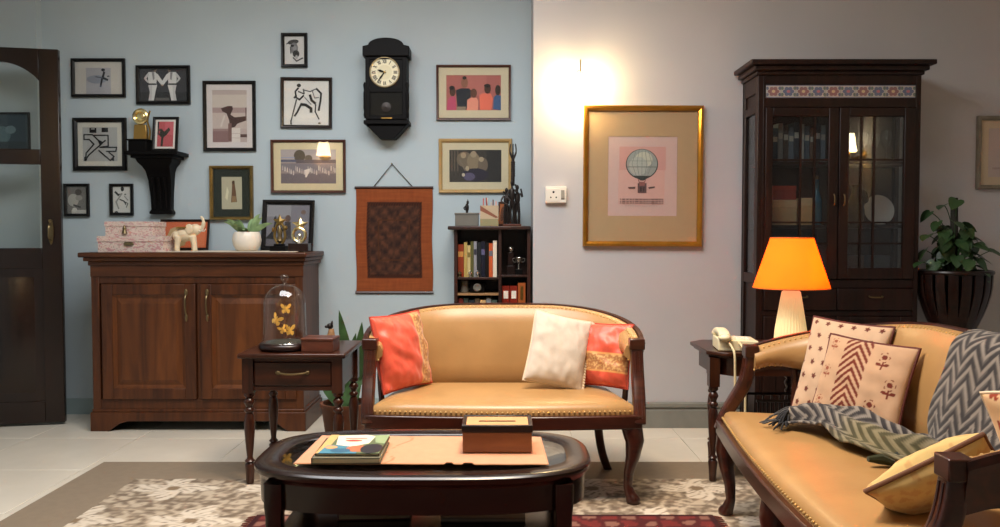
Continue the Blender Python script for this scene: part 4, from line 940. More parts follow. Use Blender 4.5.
# ================================================================= side table with the cloche
def turned_leg(parent, x, y, zt, mat, r=.02, name='leg', sq=.09, z0=0.0):
    m = MB().box((x - r * 1.15, y - r * 1.15, zt - sq), (x + r * 1.15, y + r * 1.15, zt))
    h = zt - sq
    pr = [(.55, 0), (.75, .02), (.8, .12), (.95, .2), (.95, .215), (.6, .235), (1.0, .255), (.6, .28), (.55, .30), (.75, .40), (1.0, .58), (1.05, .66), (.9, .74), (.6, .78), (.95, .80), (.95, .82), (.55, .84), (.85, .875), (1.05, .9), (.85, .925), (.55, .945), (1.0, .965), (1.0, 1.0)]
    m.lathe([(a * r * 1.1, z0 + b * (h - z0)) for a, b in pr], (x, y, 0), 14)
    return m.build(name, mat, parent, angle=50)
def side_table():
    yf = G(250, 487).y; zt = .597
    a = P(236.5, 354, yf - .025); zt = a.z; b = P(345, 354, yf - .025); cx = (a.x + b.x) / 2; hw = (b.x - a.x) / 2; D = .44
    t = thing('side_table', 'brown wooden side table with one drawer and turned legs', 'table', (cx, yf, 0))
    MB().box((-hw, -.025, zt - .022), (hw, D, zt)).build('top', 'mahogany', t, bevel=.007, seg=3)
    lx = hw - .04; zs = zt - .024
    for x in (-lx, lx):
        for y in (.02, D - .045): turned_leg(t, x, y, zs, 'mahogany_z', .021, sq=.155, z0=.009 if y < .1 else 0)
    m = MB()
    for x in (-lx, lx): m.box((x - .01, .03, zs - .14), (x + .01, D - .06, zs))
    m.box((-lx, D - .055, zs - .14), (lx, D - .035, zs)).box((-lx, .008, zs - .145), (lx, .03, zs - .125)).box((-lx, .008, zs - .015), (lx, .03, zs))
    m.build('apron', 'mahogany', t, bevel=.002)
    d = MB().box((-lx + .026, .004, zs - .123), (lx - .026, .03, zs - .017)).build('drawer', 'mahogany', t, bevel=.005)
    z = zs - .068
    MB().tube(catmull([(-.065, .003, z + .004), (-.04, -.014, z + .002), (0, -.018, z), (.04, -.014, z + .002), (.065, .003, z + .004)]), .0055, 8).ell((-.065, .002, z + .004), (.012, .005, .009)).ell((.065, .002, z + .004), (.012, .005, .009)).build('handle', 'old_brass', d)
    # cloche
    Yc = yf + .12; c = P(285, 345, Yc)
    k = Yc / FPX
    t = thing('glass_cloche', 'glass bell cloche with yellow butterflies on dark base', 'cloche', (c.x, Yc, zt + .001))
    MB().lathe([(.095, 0), (.112, .004), (.118, .014), (.114, .028), (.10, .034), (0, .036)], n=32).build('base', 'dark_wood', t, angle=60)
    zz = .034
    R = .098
    H_ = P(285, 283, Yc).z - zt
    prof = [(R + .012, zz), (R + .004, zz + .012), (R - .002, zz + .04), (R - .004, H_ - .10)]
    for q in range(1, 9):
        an = math.pi / 2 * q / 8; prof.append(((R - .004) * math.cos(an) + .001, H_ - .10 + (.095) * math.sin(an)))
    prof[-1] = (.004, H_ - .005)
    MB().lathe(prof, n=36).build('dome', 'dome_glass', t, angle=80)
    m = MB().lathe([(.012, H_ - .006), (.008, H_ + .004), (.016, H_ + .014), (.019, H_ + .025), (.014, H_ + .036), (0, H_ + .04)], n=18)
    m.build('knob', 'dome_glass', t, angle=80)
    br = MB().tube(catmull([(.0, 0, .034), (.012, .01, .08), (.0, .0, .12), (.016, .005, .16)]), [.005] * 6 + [.0035] * 7 + [.002] * 6, 6).tube([(.003, 0, .11), (-.03, .0, .125)], [.003, .002], 6).build('twig', 'terracotta', t)
    MB().lathe([(.085, .034), (.07, .04), (.03, .046), (0, .048)], n=20).build('moss', 'moss', t)
    def fly(x, y, z, s, rz, fold, ry=0):
        M = Matrix.Translation((x, y, z)) @ Matrix.Rotation(rz, 4, 'Z') @ Matrix.Rotation(ry, 4, 'Y') @ Matrix.Scale(s, 4)
        m = MB()
        for sd in (-1, 1):
            F = M @ Matrix.Rotation(sd * fold, 4, 'Z')
            up = [(0, .0), (.10, .32), (.5, .78), (.85, .85), (.95, .6), (.7, .2), (.3, 0)]; lo = [(0, 0), (.35, -.02), (.72, -.12), (.7, -.5), (.42, -.72), (.15, -.45)]
            for w_ in (up, lo): m.prism([(sd * p_[0] * .03, p_[1] * .03) for p_ in w_], -.0006, .0006, 'xz', M=F)
        m.tube([(0, 0, -.016), (0, 0, .018)], .0022, 6, M=M)
        m.build('butterfly', 'butterfly', t)
    fly(.010, -.02, .185, .95, .2, .5); fly(-.035, -.02, .135, 1.05, -.3, .35, .5); fly(.03, -.03, .088, 1.05, .1, .75); fly(.0, -.028, .092, .8, .6, .5, -.4)
    # wooden box
    Yb = yf + .07; c = P(316, 350, Yb)
    t = thing('wooden_box', 'small reddish wooden box beside the glass cloche', 'box', (P(316, 350, Yb).x + .018, Yb + .01, zt + .001), math.radians(-4))
    MB().box((-.072, -.055, 0), (.072, .06, .05)).build('body', 'box_wood', t, bevel=.002); MB().box((-.074, -.057, .049), (.074, .062, .062)).build('lid', 'box_wood', t, bevel=.003)
    # small figurine behind the box
    Yb = yf + .28
    t = thing('dog_figurine', 'small brown dog figurine with dark head behind the wooden box', 'figurine', (P(331, 340, Yb).x, Yb, zt + .001))
    m = MB().ell((0, 0, .03), (.022, .02, .03)).tube([(0, 0, .03), (.002, 0, .075)], [.022, .012], 10).tube([(-.01, -.014, .0), (-.008, -.012, .05)], .007, 8).tube([(.012, -.014, 0), (.01, -.012, .05)], .007, 8)
    m.build('body', 'light_wood', t, angle=70)
    m = MB().ell((-.004, -.002, .088), (.016, .014, .014)).ell((-.02, -.004, .085), (.010, .008, .007))
    for s in (-1, 1): m.tube([(.004, s * .009, .095), (.006, s * .011, .113)], [.006, .001], 6)
    m.build('head', 'bronze', t, angle=70)
side_table()

# ================================================================= snake plant behind the side table
def snake_plant():
    Y0 = 4.30; c = P(345, 400, Y0)
    t = thing('snake_plant', 'snake plant with tall dark blades between side table and sofa', 'plant', (c.x, Y0, 0))
    MB().lathe([(.09, 0), (.10, .01), (.125, .19), (.132, .2), (.132, .22), (.118, .22), (.115, .19), (0, .19)], n=28).build('pot', 'terracotta', t)
    MB().lathe([(0, .2), (.115, .198), (.115, .192), (0, .192)], n=20).build('soil', 'soil', t)
    random.seed(3)
    tips = [((339, 310), .5), ((362, 322), .5), ((356, 333), .3), ((368, 345), .4), ((331, 345), .4), ((348, 352), .3), ((372, 366), .5), ((320, 380), .2), ((353, 370), .1)]
    for i, ((px, py), w_) in enumerate(tips):
        tip = P(px, py, Y0 + random.uniform(-.05, .05)) - t.location; a = 2 * math.pi * i / len(tips)
        b = Vector((math.cos(a) * .05, math.sin(a) * .05, .19)); mid = b.lerp(tip, .5) + Vector((random.uniform(-.02, .02), 0, .02))
        pth = catmull([b, b.lerp(mid, .6), mid, tip], 5); n = len(pth)
        sc = [.028 * (0.55 + .6 * math.sin(math.pi * min(1, k / (n - 1) * .8 + .1))) * (1 - max(0, (k / (n - 1) - .72) / .28) ** 1.6) + .0006 for k in range(n)]
        MB().sweep(pth, [(-1, .0), (-.5, -.14), (0, -.2), (.5, -.14), (1, 0), (0, -.06)], sc, up=(.2 * math.cos(a), -1, .1)).build('leaf', 'leaf_green', t, angle=60)
snake_plant()

# ================================================================= rugs
def rugs():
    x0 = G(105, 463).x; y1 = G(400, 463.5).y; x1 = 3.0; y0 = 0.6
    t = thing('large_rug', 'large beige floral rug with wide plain brown border', 'rug', ((x0 + x1) / 2, (y0 + y1) / 2, 0.0005))
    hw, hd = (x1 - x0) / 2, (y1 - y0) / 2; bw = G(400, 463.5).y - G(400, 481).y
    th = .008
    m = MB()
    o = [(-hw, -hd), (hw, -hd), (hw, hd), (-hw, hd)]; i_ = [(-hw + bw, -hd + bw), (hw - bw, -hd + bw), (hw - bw, hd - bw), (-hw + bw, hd - bw)]
    vs = [(p[0], p[1], 0) for p in o] + [(p[0], p[1], th) for p in o] + [(p[0], p[1], th) for p in i_] + [(p[0], p[1], 0) for p in i_]
    fs = [(k, (k + 1) % 4, 4 + (k + 1) % 4, 4 + k) for k in range(4)] + [(4 + k, 4 + (k + 1) % 4, 8 + (k + 1) % 4, 8 + k) for k in range(4)] + [(8 + k, 8 + (k + 1) % 4, 12 + (k + 1) % 4, 12 + k) for k in range(4)] + [(12 + k, 12 + (k + 1) % 4, (k + 1) % 4, k) for k in range(4)]
    m.add(vs, fs, '#857664'); m.build('border', 'rug_print', t)
    W_, D_ = 2 * (hw - bw), 2 * (hd - bw)
    def c(u, v):
        x, y = u * W_, v * D_
        n = noise.noise((x * 9, y * 9, .3)); n2 = noise.noise((x * 34, y * 34, 2.2)); n3 = noise.noise((x * 16, y * 16, 8))
        # large scrolling medallions on a staggered lattice
        gx = x / .46; gy = y / .40; r = int(math.floor(gy)); gx += .5 * (r % 2)
        fx, fy = gx - math.floor(gx) - .5, gy - math.floor(gy) - .5
        rr = math.hypot(fx, fy); a = math.atan2(fy, fx)
        pet = .30 + .10 * math.cos(4 * a + 1.2 * n) + .05 * math.cos(9 * a)
        if rr < .07: return (.50, .42, .33)
        if rr < pet and abs(math.sin(8 * a + 20 * rr)) > .35: return (.80, .75, .68)
        if n2 > .18 or n3 > .34: return (.70, .64, .56)
        if n2 < -.2: return (.44, .38, .32)
        return (.55, .49, .42)
    colour_grid('pile_field', 400, 340, lambda u, v: (-W_ / 2 + W_ * u, -D_ / 2 + D_ * v, th + .0015), c, 'rug_print', t)
    # small red rug
    xr = G(712, 516, .012).x; yf = G(600, 516.5, .012).y; xl = G(262, 511, .012).x; yn = .75
    t = thing('red_rug', 'dark red patterned rug with fringe under the coffee table', 'rug', ((xl + xr) / 2, (yf + yn) / 2, .0105))
    hw, hd = (xr - xl) / 2, (yf - yn) / 2
    def c(u, v):
        x, y = (u - .5) * 2 * hw, (v - .5) * 2 * hd
        e = min(hw - abs(x), hd - abs(y)); n = noise.noise((x * 20, y * 20, 1)); n2 = noise.noise((x * 45, y * 45, 4))
        if e < .02: return (.20, .06, .07)
        if e < .15:
            k = math.sin(x * 42) * math.sin(y * 42) + .6 * n
            return (.50, .34, .29) if k > .45 else ((.30, .10, .10) if k > -.3 else (.42, .15, .14))
        if e < .17: return (.60, .50, .40)
        k = math.sin(abs(x) * 26 + 2 * n) * math.sin(y * 26 + 2 * n)
        if k > .5: return (.50, .30, .24)
        if n2 > .3: return (.55, .42, .34)
        if k < -.5: return (.22, .08, .10)
        return (.40, .13, .13)
    def sheet(z): return lambda u, v: (-hw + 2 * hw * u, -hd + 2 * hd * v, z)
    colour_grid('pile', 200, 200, sheet(.009), c, 'rug_print', t)
    MB().box((-hw, -hd, 0), (hw, hd, .0085), '#3a1412').build('backing', 'rug_print', t)
    m = MB(); n = 110
    for k in range(n):
        y = -hd + 2 * hd * (k + .5) / n
        m.tube([(hw - .004, y, .006), (hw + .018, y + .003 * math.sin(k), .003), (hw + .034, y + .006 * math.sin(k * 2.3), .0015)], [.0035, .003, .002], 5, col='#6a3a34')
        m.tube([(-hw + .004, y, .006), (-hw - .018, y + .003 * math.sin(k), .003), (-hw - .034, y + .006 * math.sin(k * 2.3), .0015)], [.0035, .003, .002], 5, col='#6a3a34')
    o = m.build('fringe', 'rug_print', t); o['kind'] = 'stuff'
rugs()
RUGZ = .0085

# ================================================================= settees
def sofa(name, label, loc, rz, W, D=.58, mid_leg=False, z0=0.0, rise=.107):
    t = thing(name, label, 'sofa', loc, rz)
    hw = W / 2
    # --- seat
    def outline(inset=0.0, n=8):
        pts = []; f = hw - inset; bk = hw - .05 - inset
        for k in range(n + 1):
            u = k / n; pts.append((-f + 2 * f * u, inset - .035 * math.sin(math.pi * u)))
        pts.append((f, .05)); r = .16
        for k in range(7):
            a = math.radians(0 + 90 * k / 6); pts.append((bk - r + r * math.cos(a), D - .05 - inset - r + r * math.sin(a)))
        for k in range(7):
            a = math.radians(90 + 90 * k / 6); pts.append((-bk + r + r * math.cos(a), D - .05 - inset - r + r * math.sin(a)))
        pts.append((-f, .05)); return pts
    o = outline()
    MB().prism(o, .328, .385, 'xy').build('seat_rail', 'sofa_wood', t, bevel=.006)
    o2 = outline(.022); cx = 0; cy = sum(p[1] for p in o2) / len(o2)
    rings = [(1.0, .383), (1.0, .396), (.988, .408), (.965, .418), (.92, .427), (.8, .436), (.6, .442), (.35, .445), (.12, .446)]
    vs = []; fs = []; N = len(o2)
    for s, z in rings:
        for p in o2:
            k = s if s < .93 else 1 - (1 - s) * 1.0
            vs.append((cx + (p[0] - cx) * (1 - (1 - k) * min(1, D / W * 1.35)), cy + (p[1] - cy) * k, z))
    for i in range(len(rings) - 1):
        for k in range(N): fs.append((i * N + k, i * N + (k + 1) % N, (i + 1) * N + (k + 1) % N, (i + 1) * N + k))
    fs.append(tuple(range((len(rings) - 1) * N, len(rings) * N))); fs.append(tuple(range(N))[::-1])
    MB().add(vs, fs).build('seat', 'leather', t, angle=70)
    # --- wrap-round back and arms
    a = hw - .035; r = D - .22; ya = .14; yb = D - .02; LA = (yb - r - ya) + r * math.pi / 2
    path = []
    n1 = 8
    for k in range(n1): path.append((-a, ya + (yb - r - ya) * k / n1))
    for k in range(13):
        an = math.radians(180 - 90 * k / 12); path.append((-a + r + r * math.cos(an), yb - r + r * math.sin(an)))
    nb = int((2 * a - 2 * r) / .06)
    for k in range(1, nb): path.append((-a + r + (2 * a - 2 * r) * k / nb, yb))
    for k in range(13):
        an = math.radians(90 - 90 * k / 12); path.append((a - r + r * math.cos(an), yb - r + r * math.sin(an)))
    for k in range(1, n1 + 1): path.append((a, yb - r + (ya - (yb - r)) * k / n1))
    def arc(p):
        x, y = abs(p[0]), p[1]
        if y <= yb - r: return max(0, y - ya) / LA
        if x <= a - r: return 1.0
        return ((yb - r - ya) + r * math.atan2(y - (yb - r), x - (a - r))) / LA
    def prof(p):
        x, y = p
        d = (y - ya) / (yb - ya)                     # 0 at arm front, 1 at the back
        e = sm(a, a - r - .12, abs(x))
        q_ = arc(p); zt = .668 + rise * math.sin(q_ * math.pi / 2) ** .95 + .006 * (1 - (p[0] / a) ** 2)
        zb = zt - .085 - .09 * sm(.05, .45, q_); zb = zb + (.40 - zb) * sm(.35, .8, q_)
        return zt, zb
    def frame_at(i):
        p = path[i]; q0 = path[max(i - 1, 0)]; q1 = path[min(i + 1, len(path) - 1)]
        tx, ty = q1[0] - q0[0], q1[1] - q0[1]; L = math.hypot(tx, ty)
        return Vector((-ty / L, tx / L, 0))          # outward normal (path runs left arm -> back -> right arm)
    pad = []; frm = []; nails = []; low = []
    for i, p in enumerate(path):
        nn = frame_at(i); zt, zb = prof(p); base = Vector((p[0], p[1], 0))
        def at(off, z): return base + nn * (off + (z - .42) * .16) + Vector((0, 0, z))
        h = zt - zb
        pad.append([at(.0, zb), at(-.022, zb + .004), at(-.042, zb + .02), at(-.050, zb + h * .3), at(-.054, zb + h * .55), at(-.048, zb + h * .8), at(-.034, zt - .012), at(-.018, zt + .002), at(0, zt + .004), at(.006, zt - .01), at(.006, zb + .01)])
        frm.append([at(.004, zb - .014), at(.026, zb - .014), at(.03, zt - .004), at(.022, zt + .012), at(.004, zt + .010)])
        nails.append(at(-.026, zt - .004)); low.append(at(-.03, zb + .008))
    def loft(rows):
        m = MB(); k = len(rows[0]); vs = [v for r_ in rows for v in r_]; fs = []
        for i in range(len(rows) - 1):
            for j in range(k): fs.append((i * k + j, i * k + (j + 1) % k, (i + 1) * k + (j + 1) % k, (i + 1) * k + j))
        fs.append(tuple(range(k))); fs.append(tuple(range((len(rows) - 1) * k, len(rows) * k))[::-1]); return m.add(vs, fs)
    loft(pad).build('back_cushion', 'leather', t, angle=70)
    loft(frm).build('back_frame', 'sofa_wood', t, angle=30)
    # --- arm posts: drop from the arm front, sweep forward to the seat corner
    for s in (-1, 1):
        zt, zb = prof((a, ya)); xo = s * (a + .03)
        pth = bez([(xo, ya - .005, zt + .012), (xo, ya - .02, zt - .11), (xo + s * .004, ya - .005, .52), (s * (hw - .006), .05, .47), (s * (hw - .012), .012, .345)], 18)
        m = MB().sweep(pth, rsec(.026, .02, .5), [(1, 1 + .25 * math.sin(k / 18 * 3.14)) for k in range(19)], up=(0, -1, 0))
        m.box((xo - .032, ya - .034, zt - .03), (xo + .032, ya + .02, zt + .016))
        m.build('arm_post', 'sofa_wood', t, bevel=.004)
        g = MB()
        for dx in (-.009, .009): g.tube([q + Vector((dx, -.021 - .004 * math.sin(k / 18 * 3.14), 0)) for k, q in enumerate(pth)][2:-1], .0035, 6, up=(1, 0, 0))
        g.build('reeding', 'sofa_wood', t)
        # support under the arm
        MB().tube(bez([(s * (a + .012), ya + .16, prof((a, ya + .16))[1]), (s * (a + .02), ya + .17, .5), (s * (hw - .03), ya + .15, .38)], 8), .013, 8).build('arm_support', 'sofa_wood', t)
    # --- legs
    def cabriole(x, y, dx, dy):
        d = Vector((dx, dy, 0)); b = Vector((x, y, 0)); zb = z0
        key = [(.36, -.004, .034), (.325, .008, .040), (.27, .020, .036), (.20, .012, .027), (.13, -.004, .020), (.07, -.008, .017), (.035, .004, .021), (.014, .016, .027), (0.001, .014, .024)]
        pth = []; rs = []
        for i in range(len(key) - 1):
            for k in range(4):
                u = k / 4; pth.append(b + d * (key[i][1] * (1 - u) + key[i + 1][1] * u) + Vector((0, 0, zb + (key[i][0] * (1 - u) + key[i + 1][0] * u) * (1 - zb / .36)))); rs.append(key[i][2] * (1 - u) + key[i + 1][2] * u)
        pth.append(b + d * key[-1][1] + Vector((0, 0, zb + .001))); rs.append(key[-1][2])
        return MB().sweep(pth, rsec(1, 1, .75, 3), rs, up=(dx + .001, dy, 0)).build('leg', 'sofa_wood', t, angle=60)
    for s in (-1, 1):
        cabriole(s * (hw - .045), .045, s * .9, -.6)
        MB().sweep(bez([(s * (hw - .13), D - .12, .34), (s * (hw - .13), D - .12, .2), (s * (hw - .11), D - .09, .1), (s * (hw - .07), D - .04, z0)], 10), rsec(.019, .019, .5), up=(0, 1, 0)).build('leg', 'sofa_wood', t, angle=60)
    if mid_leg: cabriole(0, .02, 0.0, -1)
    # --- brass nails
    m = MB()
    def nail_line(pts, step):
        acc = 0; out = []
        for p, q in zip(pts, pts[1:]):
            L = (q - p).length
            while acc < L: out.append(p.lerp(q, acc / L)); acc += step
            acc -= L
        return out
    seatline = [Vector((p[0] * 1.0, p[1] - .001, .399)) for p in outline(.0205, 24)[:25]]
    sideR = [Vector((hw - .001, .0, .399)), Vector((hw - .005, .12, .399))]
    for q in nail_line(seatline, .021) + nail_line(nails, .021) + nail_line(low[:10], .021) + nail_line(low[-10:], .021): m.ell(q, .0048, 6, 4)
    o = m.build('nail_trim', 'nail_brass', t); o['kind'] = 'stuff'
    return t
S1Y = G(640, 505, RUGZ).y - .0
S1X0 = P(365, 415, S1Y).x; S1X1 = P(642, 415, S1Y).x
S1 = sofa('settee', 'tan leather two seat settee facing camera with three cushions', ((S1X0 + S1X1) / 2, S1Y - .02, 0), 0, S1X1 - S1X0, z0=RUGZ)
far = Vector((.885, 3.175)); near = Vector((.79, 1.585)); dv = near - far
S2 = sofa('long_settee', 'long tan leather settee at right seen from its side, with throw', ((far.x + near.x) / 2 - .02, (far.y + near.y) / 2, 0), math.atan2(dv.y, dv.x), dv.length + .02, D=.62, mid_leg=True, z0=RUGZ, rise=.132)

# ================================================================= cushions
def cushion(name, label, loc, rot, w_, h, th, colf, mat='cloth_print', pipe=None, group=None, wr=.004, seed=0, N=72, piper=.005, fringe=None):
    t = thing(name, label, 'cushion', loc, 0, group, rot=rot)
    def xy(u, v):
        U, V = 2 * u - 1, 2 * v - 1
        return w_ / 2 * U * (1 - .05 * (1 - V * V) * abs(U)), h / 2 * V * (1 - .05 * (1 - U * U) * abs(V)) + h / 2
    def prof(u, v):
        U, V = 2 * u - 1, 2 * v - 1
        return th / 2 * (max(0, 1 - U * U) ** .5 * max(0, 1 - V * V) ** .5) ** .75
    def sheet(s):
        def f(u, v):
            x, z = xy(u, v); p = prof(u, v); k = min(1, p / (th * .2))
            n = noise.noise((u * 3 + seed, v * 3, s)) * 1.4 + noise.noise((u * 9 + v * 4 + seed, v * 7 - u * 3, 3)) * .6
            fold = math.sin((u * 1.2 + v * 2.2) * 9 + 3 * noise.noise((u * 2, v * 2, seed))) * .35
            return (x, s * (p + wr * (n + fold) * k), z)
        return f
    colour_grid('cover', N, N, sheet(-1), colf, mat, t, sheet(1))
    loop = []; M = 20
    for k in range(M): loop.append(xy(k / M, 0))
    for k in range(M): loop.append(xy(1, k / M))
    for k in range(M): loop.append(xy(1 - k / M, 1))
    for k in range(M): loop.append(xy(0, 1 - k / M))
    if pipe: MB().tube([(p[0], 0, p[1]) for p in loop], piper, 6, up=(0, 1, 0), closed=True).build('piping', pipe, t, angle=60)
    if fringe:
        m = MB()
        for k in range(26):
            x, z = xy(1, (k + .5) / 26); m.ell((x + .006, 0, z), (.009, .007, .007), 6, 5)
        o = m.build('pompom_edge', fringe, t); o['kind'] = 'stuff'
    return t
plain('piping_maroon', '#5a1f18', .7); plain('piping_cream', '#d8c6ac', .8); plain('piping_coral', '#b8402e', .6); plain('piping_brown', '#6a3f22', .7)
SEAT = .445
def coral(band):
    def c(u, v):
        n = noise.noise((u * 30, v * 30, 2)); x = band(u, v)
        if x > 0:
            if x > .9 or x < .1: return (.86, .62, .36)
            return (.70, .47, .28) if n > -.1 else (.84, .66, .42)
        return (.85, .33 + .03 * n, .23)
    return c
Y1 = S1Y
cushion('coral_cushion', 'coral silk cushion with gold band in left corner of settee', (P(409, 394, Y1 + .27).x, Y1 + .25, SEAT + .0), (math.radians(-13), math.radians(-2), math.radians(50)), .29, .335, .13, coral(lambda u, v: (u - .72) / .22 if .72 < u < .94 else 0), 'silk_print', 'piping_coral', 'cushions on the settee', .010, 3)
cushion('coral_cushion', 'coral cushion with gold band partly behind the white cushion', (P(598, 394, Y1 + .30).x, Y1 + .29, SEAT + .002), (math.radians(-14), math.radians(0), math.radians(-30)), .28, .285, .12, coral(lambda u, v: (v - .22) / .30 if .22 < v < .52 else 0), 'silk_print', 'piping_coral', 'cushions on the settee', .008, 5)
cushion('white_cushion', 'plain off white cushion with pompom edge on settee', (P(552, 388, Y1 + .24).x, Y1 + .235, SEAT + .012), (math.radians(-20), math.radians(13), math.radians(4)), .265, .325, .12, lambda u, v: (.80 + .02 * noise.noise((u * 60, v * 60, 1)), .75, .69), 'cloth_print', 'piping_cream', 'cushions on the settee', .005, 9, fringe='piping_cream')
RED = (.42, .17, .12); CRM = (.74, .60, .48)
def motif(U, V, s):                       # little flower, U,V in metres around centre
    r = math.hypot(U, V) / s; a = math.atan2(V, U)
    return r < .55 + .4 * abs(math.cos(2.5 * a))
def dots(u, v):
    w_ = .38; x, y = u * w_, v * w_; j = math.floor(y / .055); x += .0275 * (j % 2)
    fx, fy = x / .062 - math.floor(x / .062) - .5, y / .055 - math.floor(y / .055) - .5
    if v > .985: return RED
    return (.40, .20, .16) if motif(fx * .062, fy * .055, .0125) else (.78, .66, .55)
def flower(u, v, cx, cy, s):
    x, y = (u - cx) / s, (v - cy) / s
    if motif(x, y - .25, .55): return math.sin(14 * math.hypot(x, y - .25)) > -.35
    if abs(x) < .07 and -1.0 < y < 0: return True
    for sx in (-1, 1):
        if math.hypot((x - sx * .32) / .26, (y + .55 - .2 * abs(x)) / .16) < 1: return True
    return False
def chev(u, v):
    if .26 < u < .56:
        x = (u - .41); k = (v * 13.5 - abs(x) * 22 * -1 * -1) 
        k = v * 10 + abs(x) * 13
        return RED if (k - math.floor(k)) < .5 else CRM
    for cx, cy in ((.72, .80), (.86, .50), (.70, .24), (.12, .56), (.12, .9), (.10, .2)):
        if flower(u, v, cx, cy, .125 if cx > .5 else .09): return RED if cx > .5 else (.55, .30, .22)
    return CRM
cushion('dotted_cushion', 'cream cushion with small maroon flower dots, at back of stack', (1.22, 2.935, SEAT + .004), (math.radians(-20), math.radians(3), math.radians(-50)), .31, .37, .10, dots, 'cloth_print', 'piping_maroon', 'block print cushions on the long settee', .004, 2, N=110)
cushion('chevron_cushion', 'cream cushion with maroon chevron band and flower prints', (1.23, 2.785, SEAT + .004), (math.radians(-20), math.radians(3), math.radians(-56)), .335, .315, .09, chev, 'cloth_print', 'piping_maroon', 'block print cushions on the long settee', .004, 6, N=110, piper=.006)
def yel(u, v):
    n = noise.noise((u * 14, v * 14, 3))
    return (.82, .70, .46) if n > -.15 else (.78, .62, .40)
cushion('yellow_cushion', 'pale yellow cushion with brown piping lying tilted by near arm', (1.13, 1.99, SEAT + .035), (math.radians(56), math.radians(-34), math.radians(-24)), .29, .24, .12, yel, 'cloth_print', 'piping_brown', 'loose cushions at near end of the long settee', .006, 4, piper=.006)
def rednear(u, v):
    if u > .62: return (.42, .06, .08)
    x, y = u * .38, v * .38
    fx, fy = x / .075 - math.floor(x / .075) - .5, y / .085 - math.floor(y / .085) - .5
    return (.55, .22, .14) if motif(fx * .075, fy * .085, .018) else (.82, .68, .52)
cushion('red_cushion', 'cream and crimson patterned cushion at right edge against near arm', (1.39, 1.80, SEAT + .01), (math.radians(14), math.radians(-14), math.radians(-55)), .34, .34, .12, rednear, 'cloth_print', 'piping_cream', 'loose cushions at near end of the long settee', .004, 8, N=90)

# ================================================================= throw blanket on the long settee
def throw():
    t = thing('throw_blanket', 'grey chevron knitted throw draped from settee back onto seat', 'blanket', (1.25, 2.4, SEAT))
    # centre line with half width direction
    ctr = [(1.535, 2.22, .60), (1.53, 2.22, .74), (1.475, 2.22, .824), (1.40, 2.23, .80), (1.378, 2.25, .70), (1.355, 2.28, .58), (1.335, 2.32, .49), (1.29, 2.37, .458), (1.235, 2.45, .462), (1.195, 2.54, .475), (1.165, 2.64, .49), (1.125, 2.74, .482), (1.06, 2.82, .464)]
    wid = [(0, .21, 0)] * 6 + [(.03, .19, 0), (.09, .10, 0), (.13, .06, 0), (.13, .04, 0), (.115, .035, 0), (.09, .05, 0), (.07, .06, 0)]
    C = catmull(ctr, 6); Wd = catmull(wid, 6); n = len(C)
    def pos(u, v):
        i = min(int(v * (n - 1)), n - 2); f = v * (n - 1) - i
        c = C[i].lerp(C[i + 1], f); w_ = Wd[i].lerp(Wd[i + 1], f); s = 2 * u - 1
        bunch = sm(.45, .6, v); N = Vector((-.25, 0, 1)) if v > .5 else Vector((-1, 0, .2))
        r = bunch * (.022 * math.sin(s * 8 + v * 5) * (1 - s * s * .5) + .022 * noise.noise((u * 4, v * 14, 2)) + .03 * (1 - s * s)) + (1 - bunch) * (.004 * math.sin(u * 11) + .006)
        p = c + w_ * s + N * max(r, .001)
        if v > .52: p.z = max(p.z, .449)
        return p - Vector((1.25, 2.4, SEAT))
    def col(u, v):
        k = v * 27 + 1.3 * abs(((u * 4.5) % 1) - .5) * 2
        g = k - math.floor(k); n_ = noise.noise((u * 50, v * 90, 1)) * .03
        ol = sm(.50, .60, v) * (1 - sm(.72, .85, v)) * sm(.62, .3, u) * .75
        b = (.19, .18, .19) if g < .45 else ((.52, .49, .46) if g < .8 else (.34, .32, .31))
        o = (.33, .31, .19) if g < .5 else (.50, .46, .33)
        return tuple(b[q] * (1 - ol) + o[q] * ol + n_ for q in range(3))
    o = colour_grid('cloth', 90, 220, pos, col, 'cloth_print', t)
    s = o.modifiers.new('thickness', 'SOLIDIFY'); s.thickness = .008; s.offset = 1
    random.seed(8); m = MB()
    for k in range(70):
        b = pos((k + .5) / 70, 1.0); d = Vector((random.uniform(-.085, -.01), random.uniform(-.06, .07), 0)); z = .449 - SEAT + .004
        e = b + d; e.z = z + random.uniform(0, .012)
        m.tube(catmull([b, b.lerp(e, .5) + Vector((0, 0, .012)), e], 4), [.0036] * 4 + [.0032] * 4 + [.0015], 5, col='#24252a' if k % 4 else '#4a4a4c')
    o = m.build('fringe', 'cloth_print', t); o['kind'] = 'stuff'
    m = MB()
    for (px, py), (qx, qy), c in (((884, 440), (890, 456), '#2a3a1e'), ((893, 445), (898, 458), '#1c2420'), ((868, 459), (893, 463), '#2c3018')):
        a_ = G(px, py, .47) - Vector((1.25, 2.4, SEAT)); b_ = G(qx, qy, .457) - Vector((1.25, 2.4, SEAT))
        m.tube([a_, a_.lerp(b_, .5) + Vector((0, 0, .006)), b_], [.008, .016, .010], 8, col=c)
    m.build('tassel', 'cloth_print', t)
throw()

